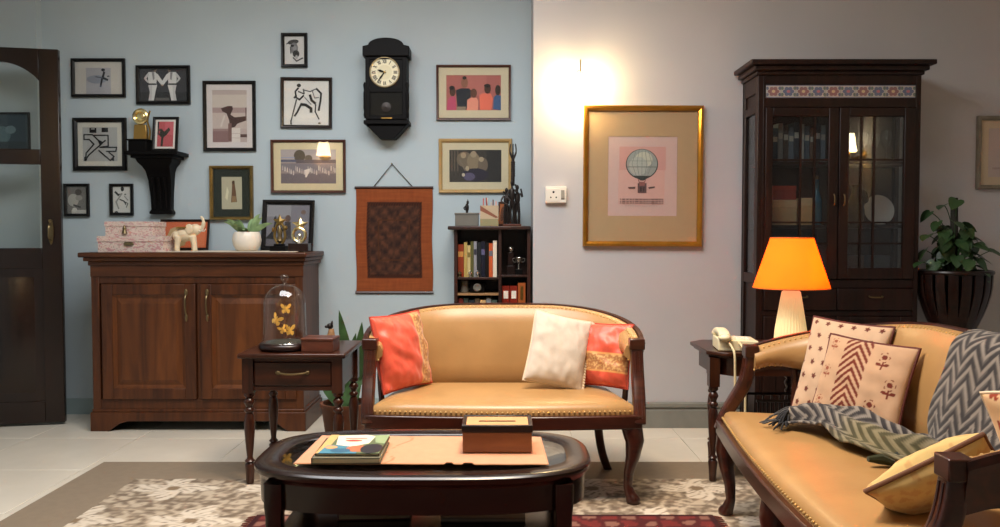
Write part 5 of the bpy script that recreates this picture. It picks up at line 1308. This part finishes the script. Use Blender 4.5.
# ================================================================= coffee table
def coffee_table():
    Z = .45; cx = -.232; cy = 2.475
    t = thing('coffee_table', 'dark oval wooden coffee table with glass inset and low shelf', 'coffee table', (cx, cy, 0))
    def outline(a, b, n=96, e=2.9):
        out = []
        for k in range(n):
            q = 2 * math.pi * k / n; c, s = math.cos(q), math.sin(q)
            out.append((a * math.copysign(abs(c) ** (2 / e), c), b * math.copysign(abs(s) ** (2 / (e + .5)), s)))
        return out
    A, B = .508, .285
    def ringloft(rows):
        m = MB(); n = len(rows[0]); k = len(rows)
        vs = [v for r in rows for v in r]; fs = []
        for i in range(k):
            j = (i + 1) % k
            for q in range(n): fs.append((i * n + q, i * n + (q + 1) % n, j * n + (q + 1) % n, j * n + q))
        return m.add(vs, fs)
    R = lambda d, z: [(p[0], p[1], z) for p in outline(A - d, B - d)]
    ringloft([R(.072, Z - .006), R(.066, Z - .001), R(.02, Z + .001), R(.006, Z - .001), R(.0, Z - .006), R(.0, Z - .018), R(.006, Z - .024), R(.012, Z - .036), R(.072, Z - .036)]).build('rim', 'coffee_wood', t, angle=50)
    MB().prism(outline(A - .068, B - .068), Z - .014, Z - .006, 'xy').build('glass', 'table_glass', t)
    MB().prism(outline(A - .03, B - .03), Z - .04, Z - .034, 'xy').build('under_panel', 'dark_wood', t)
    ringloft([R(.016, Z - .034), R(.018, Z - .112), R(.04, Z - .112), R(.04, Z - .034)]).build('apron', 'coffee_wood', t, angle=50)
    for sx in (-1, 1):
        for sy in (-1, 1):
            x, y = sx * .414, sy * .205
            pth = [(x, y, Z - .036), (x, y, Z - .10), (x, y, Z - .13), (x * 1.0, y, .2), (x * 1.02, y * 1.02, .06), (x * 1.03, y * 1.03, .02), (x * 1.03, y * 1.03, .0195)]
            MB().sweep(pth, rsec(1, 1, .4), [.027, .027, .024, .022, .019, .021, .021], up=(0, 1, 0)).build('leg', 'coffee_wood', t, angle=50)
    MB().prism(outline(.43, .22, 48, 5), .225, .243, 'xy').build('lower_shelf', 'coffee_wood', t, bevel=.004)
    # maroon book on the lower shelf
    o = MB().box((-.11, -.08, 0), (.11, .08, .004), '#4a1c16').box((-.108, -.078, .004), (.106, .078, .022), '#a8977c').box((-.11, -.08, .022), (.11, .08, .026), '#4a1c16').box((-.113, -.08, 0), (-.109, .08, .026), '#4a1c16').build('lower_shelf_book', 'gloss_print', bevel=.001)
    o.location = (cx - .16, cy + .04, .2435); o.rotation_euler = (0, 0, .06); tag(o, 'maroon book lying on the low shelf of coffee table', 'book')
    o = MB().box((-.13, -.09, 0), (.13, .09, .003), '#5a5048').box((-.128, -.088, .003), (.128, .088, .012), '#98897a').box((-.13, -.09, .012), (.13, .09, .014), '#6a5c50').build('lower_shelf_magazine', 'gloss_print', bevel=.001)
    o.location = (cx + .18, cy + .03, .2435); tag(o, 'dull grey magazine lying on the low shelf of coffee table', 'magazine')
    # runner
    Zr = Z + .0015
    q = [G(293, 464.5, Zr), G(549, 465.5, Zr), G(541, 437.5, Zr), G(322, 436, Zr)]
    t = thing('cloth_runner', 'peach cloth runner across the coffee table top', 'runner', (cx, cy, Zr))
    def f(u, v):
        a = q[0].lerp(q[1], u); b = q[3].lerp(q[2], u); p = a.lerp(b, v) - Vector((cx, cy, Zr))
        p.z = .0012 + .0012 * (1 + noise.noise((u * 9, v * 5, 2))) + (.006 if v < .03 and abs(u - .68) < .02 else 0) + (.006 if v < .03 and abs(u - .61) < .02 else 0); return p
    def c(u, v):
        w_ = .35 + .03 * math.sin(v * 9) + (.04 if v > .5 else 0)
        if abs(u - w_) < .004: return (.60, .42, .28)
        if v < .025: return (.62, .44, .30)
        return (.76, .55, .43)
    o = colour_grid('cloth', 100, 24, f, c, 'cloth_print', t); s = o.modifiers.new('thickness', 'SOLIDIFY'); s.thickness = .002; s.offset = -1
    # books
    Zb = Zr + .006
    p0 = G(309, 463.5, Zb); p1 = G(379, 462, Zb); wv = (p1.x - p0.x)
    ang = math.radians(1.2)
    def cover(pic, w_, d, z, m_): 
        for i, (cc, p_) in enumerate(pic.l):
            x0, y0, x1, y1 = pic.b
            m_.add([(-w_ / 2 + w_ * min(1, max(0, (a_ - x0) / (x1 - x0))), d / 2 - d * min(1, max(0, (b_ - y0) / (y1 - y0))), z + .0002 + i * .00008) for a_, b_ in p_], [tuple(range(len(p_)))], cc)
    def flatbook(nm, label, x, y, z, w_, d, th, rot, cov, page, pic):
        t = thing(nm, label, 'book', (x, y, z), rot, 'books on the coffee table')
        MB().box((-w_ / 2, -d / 2, 0), (w_ / 2, d / 2, .002), cov).box((-w_ / 2, -d / 2, th - .002), (w_ / 2, d / 2, th), cov).box((-w_ / 2, -d / 2, 0), (-w_ / 2 + .003, d / 2, th), cov).build('cover', 'gloss_print', t)
        MB().box((-w_ / 2 + .003, -d / 2 + .003, .002), (w_ / 2 - .004, d / 2 - .003, th - .002), page).build('pages', 'print', t)
        if pic:
            m_ = MB(); cover(pic, w_, d, th, m_); m_.build('cover_print', 'gloss_print', t)
    D_ = .235; bx = (p0.x + p1.x) / 2 + .004; by = p0.y + D_ / 2
    flatbook('magazine', 'thin grey book, lower of the two on coffee table', bx, by, Zb - .001, wv, D_, .017, ang, '#6d6a5a', '#cfc3a4', None)
    pic = Pic(0, 0, 100, 100, '#5d6a4c').rect('#c9a46a', 0, 0, 14, 100).poly('#4a8096', (8, 60), (60, 52), (64, 100), (4, 100)).poly('#e8d2bc', (14, 6), (60, 0), (78, 8), (74, 48), (50, 66), (22, 56)).ell('#b86a4a', 62, 76, 20, 16).ell('#c23a30', 46, 34, 14, 5).rect('#c86a5a', 30, 20, 66, 25).ell('#2a2c30', 84, 76, 18, 24).poly('#8aa07a', (76, 6), (100, 0), (100, 50), (84, 44)).ell('#d89a6a', 18, 70, 10, 8).ell('#37607a', 36, 86, 16, 10)
    flatbook('picture_book', 'colourful illustrated book on top of the thin grey one', bx + .004, by + .008, Zb + .017, wv * .93, D_ * .93, .008, ang - .03, '#4d4a38', '#d8ccb0', pic)
    # tissue box
    p0 = G(462.5, 452.5, Zb); p1 = G(532, 453, Zb); w_ = p1.x - p0.x; d = .145; k = p0.y / FPX
    t = thing('tissue_box', 'brown wooden tissue box with slotted top on coffee table', 'tissue box', ((p0.x + p1.x) / 2, p0.y + d / 2, Zr + .0045))
    h = .085; hl = .022
    MB().box((-w_ / 2, -d / 2, 0), (w_ / 2, d / 2, h - hl)).build('body', 'tissue_wood', t, bevel=.003)
    m = MB(); e = .003; r = .010
    for a_, b_ in (((-w_ / 2 - e, -d / 2 - e), (w_ / 2 + e, -d / 2 + r)), ((-w_ / 2 - e, d / 2 - r), (w_ / 2 + e, d / 2 + e)), ((-w_ / 2 - e, -d / 2 + r), (-w_ / 2 + r, d / 2 - r)), ((w_ / 2 - r, -d / 2 + r), (w_ / 2 + e, d / 2 - r))): m.box((a_[0], a_[1], h - hl), (b_[0], b_[1], h))
    m.build('lid_frame', 'dark_wood', t, bevel=.002)
    MB().box((-w_ / 2 + r, -d / 2 + r, h - hl), (w_ / 2 - r, d / 2 - r, h - .004)).build('lid_panel', 'runner_cloth', t)
    MB().box((-w_ * .27, -.006, h - .0045), (w_ * .27, .006, h - .0032)).build('slot', 'black_paint', t)
coffee_table()

# ================================================================= cupboard with glazed doors
def cupboard():
    ratio = 1.067; Yf = YR / ratio; x0 = P(757, 200, Yf).x; x1 = P(919.5, 200, Yf).x; cx = (x0 + x1) / 2; hw = (x1 - x0) / 2; D = YR - .02 - Yf
    t = thing('display_cupboard', 'tall dark wooden cupboard with glazed doors and painted tile frieze', 'cupboard', (cx, Yf, 0))
    z = lambda y: P(840, y, Yf).z
    X = lambda x: P(x, 200, Yf).x - cx
    zt = z(61)
    m = MB().box((-hw, D - .015, .05), (hw, D, z(75))).build('back_panel', 'cupboard_wood', t)
    def side(s):
        m = MB(); x = s * hw
        xa, xb = (x, x - s * .028)
        for y0, y1 in ((0, .05), (D - .045, D)): m.box((xa, y0, 0), (xb, y1, z(75)))
        for za, zb_ in ((z(112), z(104)), (z(92), z(75)), (z(284), z(274)), (0.0, .1)): m.box((xa, .049, za), (xb, D - .044, zb_))
        m.build('side_frame', 'cupboard_wood', t, bevel=.003)
        MB().box((x - s * .016, .048, z(275)), (x - s * .012, D - .044, z(111))).build('side_pane', 'cabinet_pane', t)
        MB().box((x - s * .02, .048, z(105)), (x - s * .01, D - .044, z(91))).build('side_panel', 'cupboard_wood', t)
        MB().box((x - s * .02, .048, .09), (x - s * .01, D - .044, z(283))).build('side_panel', 'cupboard_wood', t)
    side(-1); side(1)
    m = MB().box((-hw - .012, -.012, z(75)), (hw + .012, D, z(71))).box((-hw - .03, -.03, z(71)), (hw + .03, D, z(66))).box((-hw - .055, -.055, z(66)), (hw + .055, D, zt))
    m.build('cornice', 'cupboard_wood', t, bevel=.006)
    m = MB()
    for xa, xb in ((-hw + .028, X(764)), (X(915), hw - .028)): m.box((xa, .0, .05), (xb, .03, z(75)))
    m.box((X(763), .002, z(84)), (X(916), .03, z(75))).box((X(763), .002, z(107)), (X(916), .03, z(98))).box((X(763), .004, z(288)), (X(916), .03, z(279.5))).box((X(763), .004, z(316)), (X(916), .03, z(311)))
    m.box((-hw, .0, 0), (hw, .03, .06))
    m.build('face_frame', 'cupboard_wood', t, bevel=.003)
    MB().box((X(763), .012, z(98.5)), (X(916), .03, z(83.5))).build('frieze_board', 'cupboard_wood', t)
    # painted tiles
    n = 10; tw = (X(914) - X(765)) / n
    zz0, zz1 = z(97.6), z(85)
    for k in range(n):
        p = Pic(0, 0, 100, 100, '#b9b2a6'); odd = k % 2
        p.rect('#7b7a88', 0, 0, 100, 7).rect('#7b7a88', 0, 93, 100, 100)
        for q in range(6):
            a = q * math.pi / 3; p.ell('#8f6a68' if not odd else '#6a7084', 50 + 25 * math.cos(a), 50 + 25 * math.sin(a), 15, 15, 10)
        p.ell('#c9b48a' if not odd else '#b9747a', 50, 50, 12, 12, 10)
        for a, b in ((8, 25), (92, 25), (8, 75), (92, 75)): p.ell('#6f7a70' if odd else '#6a6e7c', a, b, 10, 14, 10)
        m = MB().box((0.001, .004, zz0), (tw - .001, .011, zz1), '#b9b2a6'); mm = p.mesh(.001, zz0, tw - .001, zz1, .0038, .0001)
        o = len(m.v); m.v += mm.v; m.f += [tuple(i + o for i in f) for f in mm.f]; m.c += mm.c
        ob = m.build('tile', 'painted_tile', t); ob.location = (X(765) + k * tw, 0, 0)
    # doors
    for nm, xa, xb, pa, pb, vx in (('l', 764.5, 837.6, 772, 827.5, (800, 814)), ('r', 838.2, 914.5, 848, 903, (860.5, 873.5))):
        a, b, c, d = X(xa), X(xb), X(pa), X(pb); z0, z1 = z(279), z(107.5); p0, p1 = z(268), z(116.5)
        m = MB()
        for q in (((a, z0), (c, z1)), ((d, z0), (b, z1)), ((c - .001, z0), (d + .001, p0)), ((c - .001, p1), (d + .001, z1))): m.box((q[0][0], -.008, q[0][1]), (q[1][0], .016, q[1][1]))
        do = m.build('door', 'cupboard_wood', t, bevel=.004)
        vs = [X(v) for v in vx]; hs = [z(160), z(222.5), z(243.5)]
        for v in vs: MB().box((v - .005, -.004, p0), (v + .005, .01, p1)).build('glazing_bar', 'cupboard_wood', do)
        for h in hs: MB().box((c, -.003, h - .005), (d, .009, h + .005)).build('glazing_bar', 'cupboard_wood', do)
        xs = [c] + vs + [d]; zs = [p0] + hs[::-1] + [p1]
        for i in range(3):
            for j in range(4): MB().box((xs[i] + .001, .002, zs[j] + .001), (xs[i + 1] - .001, .005, zs[j + 1] - .001)).build('pane', 'cabinet_pane', do)
        hx = X(843) if nm == 'r' else X(833)
        MB().tube(catmull([(hx, -.008, z(200) - .03), (hx, -.022, z(200) - .02), (hx, -.022, z(200) + .02), (hx, -.008, z(200) + .03)]), .004).build('handle', 'old_brass', do)
        # drawer and lower door
        dr = MB().box((a, -.008, z(310.5)), (b, .016, z(288.5))).build('drawer', 'cupboard_wood', t, bevel=.005)
        xm = (a + b) / 2; zd = z(297)
        MB().tube(catmull([(xm - .035, -.008, zd + .006), (xm - .03, -.022, zd), (xm + .03, -.022, zd), (xm + .035, -.008, zd + .006)]), .004).build('handle', 'old_brass', dr)
        m = MB(); za, zb_ = .065, z(316.5)
        for q in (((a, za), (a + .07, zb_)), ((b - .07, za), (b, zb_)), ((a + .069, za), (b - .069, za + .07)), ((a + .069, zb_ - .07), (b - .069, zb_))): m.box((q[0][0], -.008, q[0][1]), (q[1][0], .016, q[1][1]))
        ld = m.build('lower_door', 'cupboard_wood', t, bevel=.004)
        MB().box((a + .068, .0, za + .068), (b - .068, .01, zb_ - .068)).build('panel', 'cupboard_wood', ld)
    MB().box((X(836), .017, z(279)), (X(840), D - .016, z(108))).build('centre_divider', 'cupboard_wood', t)
    shelf = {}
    for y in (281, 225, 161):
        MB().box((-hw + .03, .03, z(y) - .016), (hw - .03, D - .016, z(y))).build('shelf', 'cupboard_wood', t); shelf[y] = z(y)
    MB().box((-hw + .03, .03, z(109)), (hw - .03, D - .016, z(107))).build('inner_top', 'cupboard_wood', t)
    # ---- contents
    Yi = Yf + .10; XW = lambda px: P(px, 200, Yi).x; k = Yi / FPX; dmax = YR - .04 - Yi
    def box_item(name, label, cat, x0, x1, z0, h, d, cols, yo=0):
        w_ = (x1 - x0) * k; t2 = thing(name, label, cat, ((XW(x0) + XW(x1)) / 2, Yi + yo, z0 + .001))
        MB().box((-w_ / 2, 0, 0), (w_ / 2, d, h * .72), cols[0]).build('body', 'gloss_print', t2, bevel=.001)
        MB().box((-w_ / 2 - .001, -.001, h * .72), (w_ / 2 + .001, d + .001, h), cols[1]).build('lid', 'gloss_print', t2, bevel=.001)
        return t2
    z1 = shelf[225]
    box_item('file_box', 'cream ridged file box behind left cupboard door', 'box', 772, 797, z1, 25 * k, .12, ('#a8946c', '#b8a47c'))
    box_item('red_box', 'dull red box lying on the cream file box in cupboard', 'box', 773, 796, z1 + 25 * k + .001, 14 * k, .12, ('#8a2e22', '#9a3626'))
    box_item('patterned_box', 'slim speckled cream box behind left cupboard door', 'box', 800, 813, z1, 27 * k, .10, ('#b59a6a', '#c4ac80'))
    t2 = thing('teal_bottle', 'tall teal glass bottle behind left cupboard door', 'bottle', (XW(820.5), Yi + .05, z1 + .001))
    MB().lathe([(.024, 0), (.028, .01), (.028, .14), (.012, .19), (.010, .25), (.013, .255), (.0, .255)], n=18).build('bottle', plain('teal_glass', '#2f6a7a', .1, var=.1), t2); MB().lathe([(.009, .256), (.011, .275), (0, .278)], n=12).build('stopper', 'old_brass', t2)
    zs = shelf[161]
    random.seed(21)
    cols = ['#3a4a5a', '#8a8a88', '#54443a', '#6a7078', '#2a323c', '#94908a', '#4a5a64', '#6a4a3a', '#3a3a40', '#7a8288']
    px = 772.0; nm = ['slate blue', 'pale grey', 'brown', 'steel grey', 'midnight blue', 'off white', 'blue grey', 'tan', 'charcoal', 'silver grey']
    for i, c in enumerate(cols):
        w_ = 4.6 * k; h = (34 + (i * 5 % 7)) * k
        o = MB().box((-w_ / 2, 0, 0), (w_ / 2, .004, h), c).box((-w_ / 2, .003, 0), (-w_ / 2 + .002, .12, h), c).box((w_ / 2 - .002, .003, 0), (w_ / 2, .12, h), c).box((-w_ / 2 + .002, .004, .003), (w_ / 2 - .002, .115, h - .004), '#c8bfa8').box((-w_ / 2 + .001, -.0006, h * .6), (w_ / 2 - .001, .001, h * .75), '#b8b0a0').build('book', 'gloss_print')
        o.location = (XW(px + 2.6), Yi, zs + .001); px += 5.3
        tag(o, nm[i] + ' spined book on top shelf behind left cupboard door', 'book', 'books in the cupboard')
    # glassware, right door
    for i, (px, y, hh, lb) in enumerate(((853, 161, .15, 'first wine glass on top shelf behind right cupboard door'), (864, 161, .17, 'second wine glass from left on cupboard top shelf'), (876, 161, .16, 'third wine glass from left on cupboard top shelf'), (888, 161, .18, 'tallest wine glass at right end of cupboard top shelf'))):
        t2 = thing('wine_glass', lb, 'glass', (XW(px), Yi + .03, shelf[y] + .001), 0, 'wine glasses in the cupboard')
        MB().lathe([(.024, 0), (.024, .002), (.004, .006), (.003, hh * .45), (.02, hh * .58), (.028, hh * .78), (.024, hh), (.0235, hh), (.027, hh * .78), (.018, hh * .6), (0, hh * .5)], n=20).build('bowl_and_stem', 'dome_glass', t2, angle=60)
    z1 = shelf[225]
    t2 = thing('decanter', 'brown ceramic vase in the middle of right cupboard door', 'vase', (XW(861), Yi + .07, z1 + .001))
    MB().lathe([(.03, 0), (.045, .03), (.05, .08), (.035, .14), (.018, .18), (.018, .21), (.026, .225), (.022, .225), (0, .2)], n=22).build('body', 'bronze', t2); MB().tube(catmull([(.04, 0, .12), (.07, 0, .14), (.06, 0, .19), (.02, 0, .205)]), .005).build('handle', 'bronze', t2)
    t2 = thing('display_plate', 'pale plate standing on edge behind right cupboard door', 'plate', (XW(888), Yi + .10, z1 + .001), rot=(math.radians(-12), 0, 0))
    MB().lathe([(0, 0), (.05, .002), (.085, .014), (.086, .017), (.05, .006), (0, .005)], n=30, M=Matrix.Translation((0, 0, .087)) @ Matrix.Rotation(math.radians(90), 4, 'X')).build('dish', 'ceramic_white', t2); MB().prism([(-.02, 0), (.03, 0), (.02, .03)], -.03, .03, 'yz').build('stand', 'dark_wood', t2)
    z1 = shelf[281]
    for px, c, lb in ((856, '#5a4238', 'brown casket on bottom shelf behind right cupboard door'), (882, '#4a5256', 'grey casket on bottom shelf behind right cupboard door')):
        box_item('casket', lb, 'box', px - 9, px + 9, z1, 24 * k, .10, (c, c))
    t2 = thing('brown_jar', 'round brown jar on bottom shelf behind left cupboard door', 'jar', (XW(805), Yi + .06, z1 + .001))
    MB().lathe([(.03, 0), (.05, .02), (.055, .07), (.04, .11), (.03, .115), (0, .115)], n=20).build('body', 'terracotta', t2); MB().lathe([(.034, .116), (.03, .128), (.008, .135), (.01, .145), (0, .15)], n=18).build('lid', 'terracotta', t2)
cupboard()

# ================================================================= lamp table, lamp, telephone
LTZ = .59
def lamp_table():
    fl = G(709, 486); zt = P(705, 353, fl.y - .03).z; xl = P(699, 352, 3.72).x; xr = xl + .60; yf = fl.y - .03; D = .46; c = .075
    t = thing('lamp_table', 'dark wooden lamp table with clipped corners and turned legs', 'table', ((xl + xr) / 2, yf + D / 2, 0))
    hw, hd = (xr - xl) / 2, D / 2
    oc = lambda e: [(-hw + c + e, -hd + e), (hw - c - e, -hd + e), (hw - e, -hd + c + e), (hw - e, hd - c - e), (hw - c - e, hd - e), (-hw + c + e, hd - e), (-hw + e, hd - c - e), (-hw + e, -hd + c + e)]
    MB().prism(oc(0), zt - .018, zt, 'xy').prism(oc(.014), zt - .03, zt - .018, 'xy').build('top', 'mahogany', t, bevel=.004)
    MB().prism(oc(.035), zt - .11, zt - .03, 'xy').build('apron', 'mahogany', t, bevel=.002)
    lx, ly = hw - .032, hd - .07
    for s in (-1, 1):
        for y in (-ly, ly):
            x = s * (lx if y < 0 else lx - .08)
            turned_leg(t, x, y, zt - .03, 'mahogany_z', .020, sq=.13, z0=.009)
    MB().prism([(-lx, -ly), (lx, -ly), (lx - .08, ly), (-lx + .08, ly)], .19, .208, 'xy').build('lower_shelf', 'mahogany', t, bevel=.003)
    # slatted rack on lower shelf
    t2 = thing('magazine_rack', 'dark slatted magazine rack under the lamp table', 'rack', (t.location.x + .08, t.location.y, .209))
    MB().box((-.13, -.09, 0), (.13, .09, .012)).build('base', 'dark_wood', t2, bevel=.002)
    for y in (-.085, .085):
        MB().tube([(-.13, y, .15), (.13, y, .15)], .007).build('rail', 'dark_wood', t2)
        for k in range(7): MB().tube(catmull([(-.12 + k * .04, y * .9, .01), (-.12 + k * .04, y * 1.06, .08), (-.12 + k * .04, y, .15)], 4), .0055, 6).build('slat', 'dark_wood', t2)
    # lamp
    Yl = t.location.y + .03
    base = P(790.5, 345, Yl); k = Yl / FPX
    t3 = thing('table_lamp', 'table lamp with glowing orange shade and ribbed cream base', 'lamp', (base.x, Yl, zt + .001))
    zz = lambda y: P(790, y, Yl).z - zt
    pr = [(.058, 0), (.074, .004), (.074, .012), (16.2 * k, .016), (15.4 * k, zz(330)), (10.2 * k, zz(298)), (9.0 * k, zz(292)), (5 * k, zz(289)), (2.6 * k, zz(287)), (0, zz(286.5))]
    MB().lathe([p for p in pr], n=64, ribs=1, rib=.06).build('base', 'lamp_ceramic_glow', t3, angle=60)
    zb, zt_ = zz(288), zz(238)
    rb, rt = 37 * k, 20.5 * k; m = MB()
    m.lathe([(rb, zb), (rt, zt_), (rt - .002, zt_), (rb - .002, zb), (rb, zb)], n=48); m.build('shade', 'orange_shade', t3, angle=80)
    MB().lathe([(rb - .005, zb + .002), (rt - .005, zt_ - .002)], n=48).build('shade_liner', 'shade_liner', t3, angle=80)
    mt = plain('shade_trim', '#c06a18', .7)
    for r_, z_ in ((rb, zb), (rt, zt_)): MB().tube([(r_ * math.cos(a), r_ * math.sin(a), z_) for a in [2 * math.pi * q / 40 for q in range(40)]], .0028, 6, up=(0, 0, 1), closed=True).build('shade_trim', mt, t3)
    m = MB().tube([(0, 0, zz(288)), (0, 0, zz(272))], .010)
    for q in range(3):
        a = 2 * math.pi * q / 3; m.tube([(0, 0, zz(244)), (rt * math.cos(a), rt * math.sin(a), zt_)], .002, 6)
    m.tube([(0, .03, zz(272)), (0, .03, zz(244))], .002, 6).tube([(0, 0, zz(286)), (0, .03, zz(272))], .002, 6)
    m.build('holder', 'brass', t3)
    MB().lathe([(.009, zz(272)), (.012, zz(270)), (.028, zz(258)), (.026, zz(254)), (.0, zz(250))], n=16).build('bulb', emitmat('bulb_glow', '#ffdca0', 6.0), t3, angle=80)
    l = bpy.data.lights.new('table_lamp_bulb', 'POINT'); l.energy = 34; l.color = (1.0, .84, .58); l.shadow_soft_size = .03
    lo = bpy.data.objects.new('table_lamp_bulb', l); COL.objects.link(lo); lo.location = (base.x, Yl - .045, zt + zz(262))
    # telephone
    Yp = t.location.y - .10; pc = P(735, 350, Yp)
    t4 = thing('telephone', 'cream corded desk telephone on the lamp table', 'telephone', (pc.x, Yp, zt + .001), math.radians(-6))
    kk = Yp / FPX
    MB().prism([(-.088, 0), (.115, 0), (.117, .010), (.085, .046), (-.02, .050), (-.088, .054)], -.085, .085, 'xz').build('body', 'cream_plastic', t4, bevel=.008, seg=3)
    m = MB()
    for i in range(4):
        for j in range(3): m.box((.0 + j * .022, -.045 + i * .022, .045), (.015 + j * .022, -.031 + i * .022, .053))
    m.build('keypad', 'white_plastic', t4, bevel=.002)
    # handset lies front to back along the left side
    pth = catmull([(-.062, -.10, .064), (-.062, -.06, .076), (-.062, 0, .080), (-.062, .06, .076), (-.062, .10, .064)])
    m = MB().sweep(pth, rsec(.024, .014, .7), [(1, 1.0)] * len(pth), up=(0, 0, 1))
    m.ell((-.062, -.09, .062), (.03, .032, .018)).ell((-.062, .09, .062), (.03, .032, .018)); m.build('handset', 'cream_plastic', t4, angle=60)
    edge = -(D / 2 - .10) - .03
    def cordpath(x0, x1):
        return catmull([(x0, -.09, .04), (x0 + .005, -.14, .028), (x0 + .01, edge - .02, .0), (x0 + .012, edge - .025, -.08), (x1, edge - .022, -.30), ((x0 + x1) / 2 + .01, edge - .018, -.42)], 8)
    m = MB().tube(cordpath(-.045, -.03), .0055, 6, up=(1, 0, 0)).tube(cordpath(.0, .012), .0055, 6, up=(1, 0, 0))
    m.build('cord', 'cord_cream', t4, angle=70)
lamp_table()

# ================================================================= pothos in its slatted stand
def plant_stand():
    Y0 = YR - .27; k = Y0 / FPX; c = P(954, 272, Y0); zr = c.z; R = 33 * k; zb = P(951, 328, Y0).z; Rb = 19 * k
    t = thing('plant_stand', 'dark slatted wooden plant stand on legs beside the cupboard', 'plant stand', (c.x, Y0, 0))
    n = 18
    for q in range(n):
        a = 2 * math.pi * q / n
        pth = catmull([(R * math.cos(a), R * math.sin(a), zr), (R * .97 * math.cos(a), R * .97 * math.sin(a), zr - .10), (R * .82 * math.cos(a), R * .82 * math.sin(a), zr - .2), (Rb * math.cos(a), Rb * math.sin(a), zb)], 4)
        MB().sweep(pth, rsec(.024, .006, .5), up=(math.cos(a), math.sin(a), .01)).build('slat', 'dark_wood', t)
    for r_, z_, w_ in ((R + .002, zr, .012), (Rb, zb, .012)):
        MB().tube([(r_ * math.cos(a), r_ * math.sin(a), z_) for a in [2 * math.pi * q / 40 for q in range(40)]], w_, 8, up=(0, 0, 1), closed=True).build('hoop', 'dark_wood', t)
    MB().lathe([(0, zb - .01), (Rb, zb - .01), (Rb, zb + .01), (0, zb + .01)], n=30).build('base_board', 'dark_wood', t)
    for q in range(4):
        a = math.pi / 4 + q * math.pi / 2
        MB().tube([(Rb * .95 * math.cos(a), Rb * .95 * math.sin(a), zb), (Rb * 1.0 * math.cos(a), Rb * 1.0 * math.sin(a), .25), (Rb * 1.15 * math.cos(a), Rb * 1.15 * math.sin(a), 0)], [.017, .014, .012], 8).build('leg', 'dark_wood', t)
    p = thing('pothos_plant', 'bushy dark green pothos plant in the slatted stand', 'plant', (c.x, Y0, zb + .012))
    h = zr - zb - .03
    MB().lathe([(Rb * .8, 0), (Rb * .85, .01), (R * .84, h), (R * .8, h), (R * .78, h - .03), (0, h - .03)], n=28).build('pot', 'black_paint', p)
    MB().lathe([(0, h - .02), (R * .79, h - .025), (R * .79, h - .03), (0, h - .03)], n=20).build('soil', 'soil', p)
    MB().tube([(0, 0, h - .03), (0, .01, P(944, 200, Y0).z - zb)], [.022, .018], 10).build('moss_pole', 'moss', p)
    # heart-shaped leaf
    L = MB(); s = 1.0
    half = [(0, 0), (.18, -.14), (.38, -.06), (.46, .16), (.40, .42), (.24, .74), (0, 1.0)]
    mid = [(0, 0), (0, .1), (0, .2), (0, .35), (0, .55), (0, .8), (0, 1.0)]
    vs = []; fs = []
    for q in range(7):
        y = mid[q][1]; droop = -.18 * y * y
        vs.append((0, y, droop)); vs.append((half[q][0], half[q][1] if q else 0, droop + half[q][0] * .22)); vs.append((-half[q][0], half[q][1] if q else 0, droop + half[q][0] * .22))
    for q in range(6):
        a, b = q * 3, q * 3 + 3; fs += [(a, a + 1, b + 1, b), (a + 2, a, b, b + 2)]
    L.add(vs, fs)
    src = L.build('leaf', 'pothos_green', p, angle=80)
    random.seed(17); first = True
    anchor = []
    for (px, py) in ((957, 200), (930, 212), (944, 205), (962, 240), (975, 238), (990, 251), (938, 222), (955, 222), (928, 235), (970, 258), (925, 250), (945, 240), (950, 255), (935, 262), (980, 262), (962, 225), (922, 262), (940, 232)):
        anchor.append((P(px, py, Y0 + random.uniform(-.10, .05)) - p.location, 1.15))
    for q in range(64):
        a = random.uniform(0, 6.28); v = random.random() ** .8; r = (R * (1.02 - .62 * v)) * random.uniform(.45, 1.05)
        anchor.append((Vector((r * math.cos(a) * (1.0 if math.cos(a) > 0 else .8), r * math.sin(a), h + .0 + v * .27)), random.uniform(.8, 1.15)))
    m = MB()
    for pos, s in anchor:
        out = Vector((pos.x, pos.y - .05, .02)); rz = math.atan2(out.y, out.x) - math.pi / 2 + random.uniform(-.6, .6)
        rot = (random.uniform(-1.1, -.15), random.uniform(-.4, .4), rz); sc = .072 * s * random.uniform(.85, 1.15)
        if first: src.location = pos; src.rotation_euler = rot; src.scale = (sc, sc, sc); first = False
        else: inst(src, p, pos, rot, (sc, sc, sc))
        b = Vector((pos.x * .25, pos.y * .25, max(h - .02, pos.z - .12)))
        m.tube(catmull([b, b.lerp(pos, .55) + Vector((0, 0, .02)), pos], 4), .0025, 5)
    o = m.build('stems', 'pothos_green', p, angle=70)
plant_stand()
